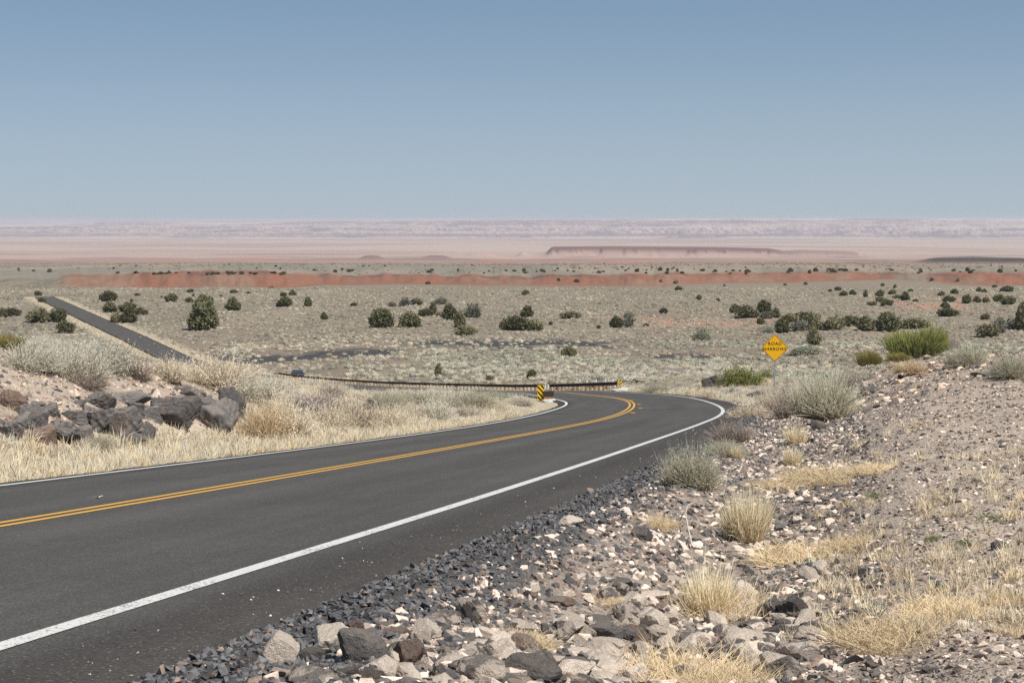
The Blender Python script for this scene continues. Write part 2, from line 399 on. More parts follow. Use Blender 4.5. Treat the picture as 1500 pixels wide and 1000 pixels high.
    lay((.31, .22, .195), smooth(5800, 7500, Y) * smooth(.47, .6, fbm(X / 1500, Y / 900, 5)) * .7)
    # mesa cliff band and small buttes
    ms = smooth(785, 812, A) * (1 - smooth(1250, 1275, A)) * smooth(4950, 5120, Y) * (1 - smooth(5850, 6300, Y))
    hf = (GZ - pz(376.5, 5300)) / (pz(np.interp(A, MS_PX, MS_T), 5500) - pz(376.5, 5300) + 1e-3)
    lay((.34, .24, .20), ms * smooth(.02, .25, hf))
    lay((.15, .08, .072), ms * (1 - .55 * smooth(1125, 1160, A)) * smooth(.40, .60, hf + .10 * (fbm(A / 9, A / 70, 3) - .5)))
    for a0, w_ in ((545, 17), (640, 21)):
        lay((.20, .12, .115), np.exp(-((A - a0) / w_) ** 4) * smooth(4250, 4310, Y) * (1 - smooth(4450, 4600, Y)))
    # pastel layers of the far cliffs, by height and distance
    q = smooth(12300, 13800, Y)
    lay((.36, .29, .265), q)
    s = GZ / 9.0 + 2.0 * (fbm(X / 1500, Y / 2500, 3) - .5)
    band = .6 * vnoise(s, 0 * s + 3.3) + .4 * fbm(X / 2200, Y / 500, 4); band2 = vnoise(s * 2.3 + 9, 0 * s + 8.1)
    lay((.22, .165, .175), q * smooth(.46, .6, band))
    lay((.47, .42, .38), q * smooth(.6, .8, band2) * .7)
    lay((.17, .145, .16), q * smooth(.58, .68, fbm(X / 700, Y / 300, 4)) * .8)
    lay((.50, .44, .38), smooth(19600, 20500, Y) * smooth(.4, .6, fbm(X / 1200, Y / 3000, 3)))
    # roadside: straw verge, chip gravel, rubble ditch
    p = GP
    straw = (1 - smooth(np.interp(Y, [0, 60, 150, 400, 700], [1.6, 2.5, 3, 2.0, 2.5]), np.interp(Y, [0, 60, 150, 400, 700], [3.2, 5, 6, 5.5, 6.5]), out)) * (p < 1e5)
    lay((.50, .42, .30), straw * np.where(p > 0, smooth(120, 160, Y), 1.0) * (.55 + .45 * f3), .25)
    inf = (p < 0) * (p > -40) * smooth(36, 44, Y) * (1 - smooth(105, 140, Y))
    lay((.44, .375, .28), inf, .3)
    rub = (p > 0) * (p < 1e5) * (1 - smooth(1.9, 3.2, out)) * (1 - smooth(60, 90, Y))
    lay((.24, .20, .17), rub * .8, 1.0)
    chip = (p > 0) * (p < 1e5) * (1 - smooth(.25, .6, (out + .4 * (f3 - .5)) * np.interp(Y, [5, 9], [.7, 1.2]))) * (1 - smooth(80, 110, Y))
    lay((.075, .072, .072), chip, .35)
    return c.reshape(-1, 4)
nr, nc = GX.shape
_i = np.arange(nr * nc, dtype=np.int32).reshape(nr, nc)
_f = np.stack([_i[:-1, :-1], _i[1:, :-1], _i[1:, 1:], _i[:-1, 1:]], -1).reshape(-1, 4)[:, ::-1]
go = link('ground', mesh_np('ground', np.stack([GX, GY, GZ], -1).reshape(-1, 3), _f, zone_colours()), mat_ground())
tag(go, kind='structure')
# ------------------------------------------------------------------ road
def mat_asphalt():
    t = NT('asphalt'); P = t.pos(); uvn = t.n('ShaderNodeSeparateXYZ'); t.put(uvn.inputs[0], t.uv()); u = uvn.outputs[0]; v = uvn.outputs[1]
    st = t.n('ShaderNodeCombineXYZ'); t.put(st.inputs[0], t.math('MULTIPLY', u, 1.6)); t.put(st.inputs[1], t.math('MULTIPLY', v, .06))
    n1 = t.noise(P, .5, 4, .6); n2 = t.noise(P, 60, 4, .75); n3 = t.noise(st, 1.0, 4, .6); n4 = t.noise(P, 9, 4, .6)
    k = t.math('MULTIPLY', t.rng(n1, .3, .7, .92, 1.08), t.rng(n3, .3, .7, .86, 1.14))
    k = t.math('MULTIPLY', k, t.math('MULTIPLY', t.rng(n2, .3, .7, .5, 1.55), t.rng(n4, .3, .7, .93, 1.07)))
    # the cinder shoulder outside the white line is blacker than the lanes
    sh = t.rng(t.math('ADD', u, t.math('MULTIPLY', n4, .3)), 3.60, 3.85)
    trk = t.math('COSINE', t.math('MULTIPLY', t.math('SUBTRACT', t.math('ABSOLUTE', u), .85), 3.49)); k = t.math('MULTIPLY', k, t.math('ADD', 1.0, t.math('MULTIPLY', trk, .05)))
    base = t.mix(sh, (.078, .0735, .069, 1), (.054, .050, .047, 1))
    c = t.mix(1.0, base, t.gray(k), 'MULTIPLY')
    dst = t.math('MULTIPLY', t.rng(t.math('ADD', u, t.math('MULTIPLY', n4, .25)), -3.25, -3.6), t.rng(n1, .35, .6)); c = t.mix(t.math('MULTIPLY', dst, .45), c, (.30, .245, .18, 1))
    scf = t.math('GREATER_THAN', t.noise(st, 3.1, 3, .6), .74); c = t.mix(t.math('MULTIPLY', scf, .10), c, (.22, .21, .20, 1))
    vv = t.n('ShaderNodeTexVoronoi'); vv.inputs['Scale'].default_value = 75; t.put(vv.inputs['Vector'], P)
    r = t.n('ShaderNodeSeparateColor'); t.put(r.inputs[0], vv.outputs['Color'])
    sp = t.math('MULTIPLY', t.math('GREATER_THAN', r.outputs[0], .93), t.rng(vv.outputs['Distance'], .42, .3))
    c = t.mix(t.math('MULTIPLY', sp, .5), c, (.30, .27, .24, 1))
    t.bsdf(c, .9, .1, t.bump(t.math('ADD', n2, t.math('MULTIPLY', vv.outputs['Distance'], .6)), .5, .006)); return t.m
def mat_paint(name, rgb, wear):
    t = NT(name); P = t.pos()
    n = t.noise(P, 60, 4, .7); n2 = t.noise(P, 3, 4, .6)
    w = t.math('ADD', n, t.math('MULTIPLY', n2, .35))
    f = t.rng(w, wear, wear + .14)
    c = t.mix(f, (*rgb, 1), (.10, .095, .09, 1))
    c = t.mix(1.0, c, t.gray(t.rng(n2, .3, .7, .88, 1.08)), 'MULTIPLY')
    t.bsdf(c, .75, .3, t.bump(n, .4, .004)); return t.m
def strip(name, Ys, pa, pb, lift, mat, cols=2, skirt=False, kind='structure'):
    Ys = np.asarray(Ys, float); n = len(Ys)
    us = np.linspace(0, 1, cols)
    V = []; UV = []
    s = np.concatenate([[0], np.cumsum(np.hypot(np.diff(np.interp(Ys, RY, RX)), np.diff(Ys)))])
    for u in us:
        p = pa + (pb - pa) * u + 0 * Ys
        V.append(road_point(Ys, p, lift)); UV.append(np.stack([p, s], -1))
    if skirt:
        dn = np.array([0, 0, skirt]); V = [V[0] - dn] + V + [V[-1] - dn]; UV = [UV[0]] + UV + [UV[-1]]; cols += 2
    V = np.stack(V, 1).reshape(-1, 3); UV = np.stack(UV, 1).reshape(-1, 2)
    i = np.arange(n * cols).reshape(n, cols)
    f = np.stack([i[:-1, :-1], i[:-1, 1:], i[1:, 1:], i[1:, :-1]], -1).reshape(-1, 4)
    return tag(link(name, mesh_np(name, V, f, uv=UV), mat), kind=kind)
YS = np.concatenate([np.arange(-24, 60, .35), np.arange(60, 200, 1.0), np.arange(200, 716, 3.0)])
jag = .05 * (fbm(YS * 1.9, YS * 0, 4) - .5) * 2 * np.clip(YS / 8, .6, 2.0)
PASS_ = None
strip('road', YS, edge_l(YS) + jag, edge_r(YS) + 1.6 * jag[::-1], 0.0, mat_asphalt(), 9, skirt=.10)
M_WHITE = mat_paint('white_paint', (.64, .63, .60), .69); M_YEL = mat_paint('yellow_paint', (.60, .335, .065), .74)
YM = YS[YS < 335]
wr_ = np.interp(YM, RY, RW)
strip('road_marking', YM, wr_ - .058, wr_ + .058, .004, M_WHITE)
strip('road_marking', YM, -3.475 + 0 * YM, -3.345 + 0 * YM, .004, mat_paint('white_edge_paint', (.66, .66, .64), .78))
strip('road_marking', YM, -.150 + 0 * YM, -.052 + 0 * YM, .004, M_YEL)
strip('road_marking', YM, .052 + 0 * YM, .150 + 0 * YM, .004, M_YEL)
YF = YS[YS > 345]
# ------------------------------------------------------------------ camera, sun, sky, haze
cam = bpy.data.cameras.new('camera'); co = bpy.data.objects.new('camera', cam); C.objects.link(co)
co.rotation_euler = (math.pi / 2 - PIT, 0, 0); cam.sensor_width = 36; cam.lens = 36 * F / 1500
cam.clip_start = .1; cam.clip_end = 200000
sc = bpy.context.scene; sc.camera = co
SUN_EL, SUN_AZ = math.radians(57), math.radians(128)      # azimuth clockwise from +Y
sd = Vector((math.sin(SUN_AZ) * math.cos(SUN_EL), math.cos(SUN_AZ) * math.cos(SUN_EL), math.sin(SUN_EL)))
sl = bpy.data.lights.new('sun', 'SUN'); sl.energy = 5.0; sl.angle = math.radians(.53); sl.color = (1, .945, .865)
so = bpy.data.objects.new('sun', sl); C.objects.link(so); so.rotation_euler = sd.to_track_quat('Z', 'Y').to_euler(); so.location = (40, -40, 60)
w = bpy.data.worlds.new('World'); sc.world = w; w.use_nodes = True; nt = w.node_tree; nt.nodes.clear()
sky = nt.nodes.new('ShaderNodeTexSky'); sky.sky_type = 'NISHITA'; sky.sun_disc = False
sky.sun_elevation = SUN_EL; sky.sun_rotation = SUN_AZ; sky.altitude = 1600; sky.air_density = 1.0; sky.dust_density = 1.2; sky.ozone_density = 1.0
bg = nt.nodes.new('ShaderNodeBackground'); bg.inputs[1].default_value = .085
ow = nt.nodes.new('ShaderNodeOutputWorld')
tc = nt.nodes.new('ShaderNodeTexCoord'); sx = nt.nodes.new('ShaderNodeSeparateXYZ'); nt.links.new(tc.outputs['Generated'], sx.inputs[0])
ma = nt.nodes.new('ShaderNodeMath'); ma.operation = 'MULTIPLY_ADD'; nt.links.new(sx.outputs[2], ma.inputs[0]); ma.inputs[1].default_value = 1.15; ma.inputs[2].default_value = .10
cx = nt.nodes.new('ShaderNodeCombineXYZ'); nt.links.new(sx.outputs[0], cx.inputs[0]); nt.links.new(sx.outputs[1], cx.inputs[1]); nt.links.new(ma.outputs[0], cx.inputs[2])
nv = nt.nodes.new('ShaderNodeVectorMath'); nv.operation = 'NORMALIZE'; nt.links.new(cx.outputs[0], nv.inputs[0]); nt.links.new(nv.outputs[0], sky.inputs[0])
rp_ = nt.nodes.new('ShaderNodeMapRange'); nt.links.new(sx.outputs[2], rp_.inputs[0]); rp_.interpolation_type = 'SMOOTHSTEP'
for i_, v_ in enumerate((-.05, .150, .96, .26)): rp_.inputs[i_ + 1].default_value = v_
mx = nt.nodes.new('ShaderNodeMix'); mx.data_type = 'RGBA'; nt.links.new(rp_.outputs[0], mx.inputs[0]); tn = nt.nodes.new('ShaderNodeMix'); tn.data_type = 'RGBA'; tn.blend_type = 'MULTIPLY'; tn.inputs[0].default_value = 1; nt.links.new(sky.outputs[0], tn.inputs[6]); tn.inputs[7].default_value = (.80, 1.05, 1.09, 1); nt.links.new(tn.outputs[2], mx.inputs[6]); mx.inputs[7].default_value = (*SKYC, 1)
nt.links.new(mx.outputs[2], bg.inputs[0]); nt.links.new(bg.outputs[0], ow.inputs[0])
def box_np(x0, x1, y0, y1, z0, z1):
    V = np.array([(x, y, z) for z in (z0, z1) for y in (y0, y1) for x in (x0, x1)], float)
    Fq = np.array([(0, 2, 3, 1), (4, 5, 7, 6), (0, 1, 5, 4), (1, 3, 7, 5), (3, 2, 6, 7), (2, 0, 4, 6)])
    return V, Fq
t = NT('haze'); t.t.links.new(t.n('ShaderNodeVolumePrincipled', i_Color=(.80, .83, .92, 1), i_Density=HAZE_D, i_Anisotropy=.25).outputs[0], t.out.inputs[1])
V, Fq = box_np(-71000, 71000, -72000, 71000, GZ.min() - 1.0, max(GZ.max(), 2) + 6.0)
tag(link('haze', mesh_np('haze', V, Fq, smooth_=False), t.m), kind='stuff')
sc.view_settings.view_transform = 'Standard'; sc.view_settings.look = 'None'; sc.view_settings.exposure = 0.08; sc.view_settings.gamma = 1
sc.cycles.use_denoising = False; sc.render.engine = 'CYCLES'; sc.cycles.max_bounces = 5; sc.cycles.diffuse_bounces = 3; sc.cycles.volume_bounces = 1; sc.cycles.transmission_bounces = 2
# ------------------------------------------------------------------ plant and rock templates (numpy)
def mat_plant(name, trans=.25, rmin=.86, rmax=1.14, up=.5):
    t = NT(name); c = t.mix(1.0, t.attr().outputs['Color'], t.gray(t.rng(t.rand(), 0, 1, rmin, rmax)), 'MULTIPLY')
    gm = t.n('ShaderNodeNewGeometry'); vm = t.n('ShaderNodeVectorMath', operation='MULTIPLY_ADD'); t.put(vm.inputs[0], gm.outputs['Normal']); vm.inputs[1].default_value = (1 - up,) * 3; vm.inputs[2].default_value = (0, 0, up)
    vn = t.n('ShaderNodeVectorMath', operation='NORMALIZE'); t.put(vn.inputs[0], vm.outputs[0])
    d = t.n('ShaderNodeBsdfDiffuse', i_Color=c, i_Normal=vn.outputs[0]); tr = t.n('ShaderNodeBsdfTranslucent', i_Color=c); m = t.n('ShaderNodeMixShader')
    t.put(m.inputs[0], trans); t.t.links.new(d.outputs[0], m.inputs[1]); t.t.links.new(tr.outputs[0], m.inputs[2]); t.t.links.new(m.outputs[0], t.out.inputs[0])
    return t.m
M_PLANT = mat_plant('dry_plant', .34); M_LEAF = mat_plant('leafage', .2, .75, 1.25, .3)
def ribbons(base, dirs, length, width, bend, segs, cbase, ctip, rng, cj=.12):
    """n curved blades: returns V, T, C"""
    n = len(base)
    d = dirs / np.linalg.norm(dirs, axis=1)[:, None]
    side = np.cross(d, rng.normal(size=(n, 3))); side /= np.linalg.norm(side, axis=1)[:, None] + 1e-9
    bd = rng.normal(size=(n, 3)) * bend[:, None] * .6; bd[:, 2] -= np.abs(bend) * 1.0
    V = []; Cc = []
    j = 1 + cj * rng.normal(size=(n, 1))
    for k in range(segs + 1):
        s = k / segs
        c = base + d * (length * s)[:, None] + bd * (length * s * s)[:, None]
        wd = width * (1 - .8 * s) * .5
        cc = (np.asarray(cbase) * (1 - s) + np.asarray(ctip) * s) * j
        if k < segs:
            V += [c - side * wd[:, None], c + side * wd[:, None]]; Cc += [cc, cc]
        else:
            V += [c]; Cc += [cc]
    V = np.stack(V, 1); Cc = np.stack(Cc, 1); m = V.shape[1]
    T = []
    for k in range(segs):
        a = 2 * k
        if k < segs - 1: T += [(a, a+1, a+3), (a, a+3, a+2)]
        else: T += [(a, a+1, a+2)]
    T = (np.arange(n)[:, None, None] * m + np.array(T)[None]).reshape(-1, 3)
    return V.reshape(-1, 3), T, np.clip(Cc.reshape(-1, 3), 0, 1)
def leaves(cen, size, rng, col, cj=.18, up=.4, asp=.5):
    n = len(cen)
    a = rng.normal(size=(n, 3)); a[:, 2] += up; a /= np.linalg.norm(a, axis=1)[:, None]
    b = np.cross(a, rng.normal(size=(n, 3))); b /= np.linalg.norm(b, axis=1)[:, None]
    s = np.asarray(size)[:, None] if np.ndim(size) else size
    V = np.stack([cen - b * s * asp * .5, cen + a * s * .5 + b * 0, cen + b * s * asp * .5, cen - a * s * .5], 1)
    i = np.arange(n)[:, None] * 4
    T = np.concatenate([i + [0, 3, 2], i + [0, 2, 1]])
    cc = np.asarray(col) * (1 + cj * rng.normal(size=(n, 1)))
    return V.reshape(-1, 3), T, np.clip(np.repeat(cc, 4, axis=0), 0.01, 1)
def join(*g):
    V, T, Cc = [], [], []; o = 0
    for v, t_, c in g:
        V.append(v); T.append(t_ + o); Cc.append(c); o += len(v)
    return np.concatenate(V), np.concatenate(T), np.concatenate(Cc)
def dome_dirs(n, rng, lo=.05, spread=1.0):
    az = rng.random(n) * 2 * math.pi; z = lo + (1 - lo) * rng.random(n) ** spread
    r = np.sqrt(np.maximum(1 - z * z, 0)); return np.stack([r * np.cos(az), r * np.sin(az), z], 1)
def shrub(seed, n=420, nl=5, stem=(.26, .21, .15), tip=(.36, .35, .27), leaf=(.37, .39, .30), flat=1.0, wst=.012, lsz=.035, lobes=5, upr=.0):
    """unit shrub: radius about 1 in x and y, height about 1, many thin stems in several lobes with narrow leaves"""
    rng = np.random.default_rng(seed); g = []
    for L in range(lobes):
        a = rng.random() * 6.28; r = (.45 if L else 0) * rng.random() ** .5
        o = np.array([r * math.cos(a), r * math.sin(a), 0]); sc_ = (.72 if L else .85) * (1 - .25 * rng.random())
        m = n // lobes
        d = dome_dirs(m, rng, .08 + upr, .85); ln = sc_ * (.62 + .42 * rng.random(m)); base = o + rng.normal(size=(m, 3)) * [.07, .07, 0]
        g.append(ribbons(base, d, ln, np.full(m, wst), .22 * rng.random(m), 3, stem, tip, rng))
        if nl:
            k = m * nl; ii = rng.integers(0, m, k); s = .40 + .62 * rng.random(k)
            c = base[ii] + d[ii] * (ln[ii] * s)[:, None] + rng.normal(size=(k, 3)) * .035; c[:, 2] -= .05 * s * s
            g.append(leaves(c, lsz * (.6 + .8 * rng.random(k)), rng, leaf, .14, .8, .28))
    V, T, Cc = join(*g); V[:, 2] = np.maximum(V[:, 2], -.02); return V, T, Cc
def broom(seed, n=1100, c0=(.17, .18, .05), c1=(.34, .34, .10)):
    """upright green twigs fanning from a wide base"""
    rng = np.random.default_rng(seed)
    a = rng.random(n) * 6.28; r = .62 * np.sqrt(rng.random(n)); base = np.stack([r * np.cos(a), r * np.sin(a), 0 * r], 1)
    d = np.stack([.6 * base[:, 0], .6 * base[:, 1], .75 + 0 * r], 1) + rng.normal(size=(n, 3)) * .2
    lump = .45 + .6 * vnoise(base[:, 0] * 3.4 + seed, base[:, 1] * 3.4)
    ln = lump * (.75 + .35 * rng.random(n)) * 1.1
    A = ribbons(base, d, ln, np.full(n, .026), .10 * rng.random(n), 3, c0, c1, rng, .16)
    k = n * 2; ii = rng.integers(0, n, k); s = .35 + .5 * rng.random(k)
    dn = d[ii] / np.linalg.norm(d[ii], axis=1)[:, None]
    B = ribbons(base[ii] + dn * (ln[ii] * s)[:, None], dn + rng.normal(size=(k, 3)) * .28, .32 * (.6 + .6 * rng.random(k)), np.full(k, .02), .05 * rng.random(k), 2, c0, c1, rng, .16)
    return join(A, B)
def grass(seed, n=260, h=1.0, spread=.35, c0=(.40, .31, .18), c1=(.60, .50, .32), wd=.016, lean=.45, segs=3):
    rng = np.random.default_rng(seed)
    a = rng.random(n) * 6.28; r = spread * rng.random(n) ** .6; base = np.stack([r * np.cos(a), r * np.sin(a), 0 * r], 1)
    d = np.stack([base[:, 0] * 1.1, base[:, 1] * 1.1, np.ones(n)], 1) + rng.normal(size=(n, 3)) * [lean, lean, .1]
    ln = h * (.45 + .6 * rng.random(n))
    return ribbons(base, d, ln, np.full(n, wd), .38 * rng.random(n), segs, c0, c1, rng, .14)
def mat_mesh(name, g): return mesh_np(name, g[0], g[1], g[2], smooth_=True)
def scatter(name, temps, P, S, tint, mat, kind='stuff', rng=RNG, tilt=.06, zs=None):
    """one merged mesh of many small copies. P (n,3), S (n,), tint (n,3)"""
    n = len(P); which = rng.integers(0, len(temps), n); Vs, Ts, Cs = [], [], []; o = 0
    rz = rng.random(n) * 6.28; tx = rng.normal(size=n) * tilt; ty = rng.normal(size=n) * tilt
    zs = np.ones(n) if zs is None else zs
    for k, (V, T, Cc) in enumerate(temps):
        i = np.nonzero(which == k)[0]
        if not len(i): continue
        c, s = np.cos(rz[i])[:, None], np.sin(rz[i])[:, None]
        x = V[None, :, 0] * c - V[None, :, 1] * s; y = V[None, :, 0] * s + V[None, :, 1] * c; z = V[None, :, 2] * zs[i][:, None]
        x, z = x + z * tx[i][:, None], z - x * tx[i][:, None]; y, z = y + z * ty[i][:, None], z - y * ty[i][:, None]
        W = np.stack([x, y, z], -1) * S[i][:, None, None] + P[i][:, None, :]
        Vs.append(W.reshape(-1, 3)); Cs.append(np.clip(Cc[None] * tint[i][:, None, :], 0, 1).reshape(-1, 3))
        Ts.append((T[None] + (np.arange(len(i)) * len(V))[:, None, None]).reshape(-1, 3) + o); o += len(i) * len(V)
    me = mesh_np(name, np.concatenate(Vs), np.concatenate(Ts), np.concatenate(Cs), smooth_=False)
    return tag(link(name, me, mat), kind=kind)
# ------------------------------------------------------------------ junipers and bushes of the plain
def crown_mesh(seed, lob, n=1500, col=(.062, .074, .034), leaf=.17):
    """leaf sprays spread through several overlapping lobes; unit: height 1, half width about .5"""
    rng = np.random.default_rng(seed); g = []
    tot = sum(l[3] ** 2 for l in lob)
    for (x, y, z, r, f) in lob:
        m = int(n * r * r / tot)
        d = rng.normal(size=(m, 3)); d /= np.linalg.norm(d, axis=1)[:, None]
        rad = r * (.50 + .62 * rng.random(m) ** .6) * (.62 + .76 * vnoise(d[:, 0] * 2.4 + seed * 3.1 + 7, d[:, 1] * 2.4 + d[:, 2] * 2 + 5))
        c = np.array([x, y, z]) + d * rad[:, None] * [1, 1, f]
        k = c[:, 2] > .02; c = c[k]
        lum = .72 + .56 * vnoise(c[:, 0] * 7 + seed, c[:, 1] * 7 + c[:, 2] * 5)
        v, t_, cc = leaves(c, leaf * (.6 + .7 * rng.random(len(c))), rng, col, .16, .9, .55)
        g.append((v, t_, np.clip(cc * np.repeat(lum, 4)[:, None], .01, 1)))
    return join(*g)
def trunk_geo(seed, h=.5, r=.05):
    rng = np.random.default_rng(seed); V, T = [], []; o = 0
    for b in range(4):
        p0 = np.array([0, 0, -.04]) if b == 0 else np.array([0, 0, h * (.15 + .12 * b)])
        a = rng.random() * 6.28; p1 = np.array([.04, .02, h]) if b == 0 else p0 + np.array([math.cos(a) * .24, math.sin(a) * .24, .24])
        r0, r1 = (r, r * .5) if b == 0 else (r * .5, r * .16)
        ax = (p1 - p0) / np.linalg.norm(p1 - p0); u = np.cross(ax, [.3, .9, .2]); u /= np.linalg.norm(u); w_ = np.cross(ax, u)
        for k in range(4):
            s = k / 3; c = p0 + (p1 - p0) * s + rng.normal(size=3) * .01
            for q in range(7):
                an = q / 7 * 6.28; V.append(c + (u * math.cos(an) + w_ * math.sin(an)) * (r0 + (r1 - r0) * s))
        for k in range(3):
            for q in range(7):
                A, B = o + k*7 + q, o + k*7 + (q+1) % 7; T += [(A, B, B+7), (A, B+7, A+7)]
        o += 28
    V = np.array(V); return V, np.array(T), np.tile([.17, .13, .10], (len(V), 1))
DK = (.128, .126, .066); OL = (.19, .175, .098); GR = (.165, .165, .125); SG = (.25, .255, .185)
LOBES = [
 [(0,0,.46,.44,.95),(.16,.1,.66,.30,.9),(-.2,-.05,.42,.30,.9),(.22,-.1,.30,.28,.9)],
 [(0,0,.40,.42,.9),(-.18,.05,.60,.27,1),(.2,.1,.52,.28,1),(.05,-.2,.28,.33,.8)],
 [(0,0,.34,.36,.9),(.02,0,.66,.27,1.2),(-.24,0,.28,.27,.9),(.25,.05,.30,.26,.9)],
 [(-.22,0,.34,.32,1),(.2,.05,.40,.34,1),(0,.1,.58,.28,1),(.05,-.15,.26,.3,.9)],
 [(0,0,.5,.40,1.15),(.12,0,.78,.2,1.1),(-.16,.05,.3,.3,.9),(.2,-.05,.28,.28,.9)],
]
JUN = {}
def jmesh(var, kind_):
    if (var, kind_) not in JUN:
        col, leaf, n = {'d': (DK, .15, 1700), 'o': (OL, .14, 1500), 'g': (GR, .11, 1200), 's': (SG, .10, 1200)}[kind_]
        JUN[(var, kind_)] = (mat_mesh('juniper_crown', crown_mesh(10 + var, LOBES[var], n, col, leaf)), mat_mesh('juniper_trunk', trunk_geo(30 + var)))
    return JUN[(var, kind_)]
NAME = {'d': ('juniper_tree', 'juniper'), 'o': ('juniper_tree', 'juniper'), 'g': ('desert_bush', 'bush'), 's': ('desert_bush', 'bush')}
def juniper(px, by, w, h, kd, label, group=None, Y=None):
    p = hit(px, by)[0]
    W = w * p[1] / F; H = h * p[1] / F; p[2] = ground(p[0], p[1]) - .03 * H
    var = random.randrange(5)
    if h > 1.05 * w: var = random.choice((2, 4))
    if w > 1.5 * h: var = random.choice((1, 3))
    cm, tm = jmesh(var, kd); nm, cat = NAME[kd]
    if w >= 12 and kd in 'do':
        e = empty(nm, p, random.random() * 6.28); tag(e, label, cat, group)
        e.scale = (W * 1.15, W * 1.15, H * 1.12)
        link('crown', cm, M_LEAF, e); link('trunk', tm, M_PLANT, e)
    else:
        e = link(nm, cm, M_LEAF, loc=p); e.rotation_euler = (0, 0, random.random() * 6.28); e.scale = (W * 1.12, W * 1.12, H * 1.12); tag(e, label, cat, group)
    return e
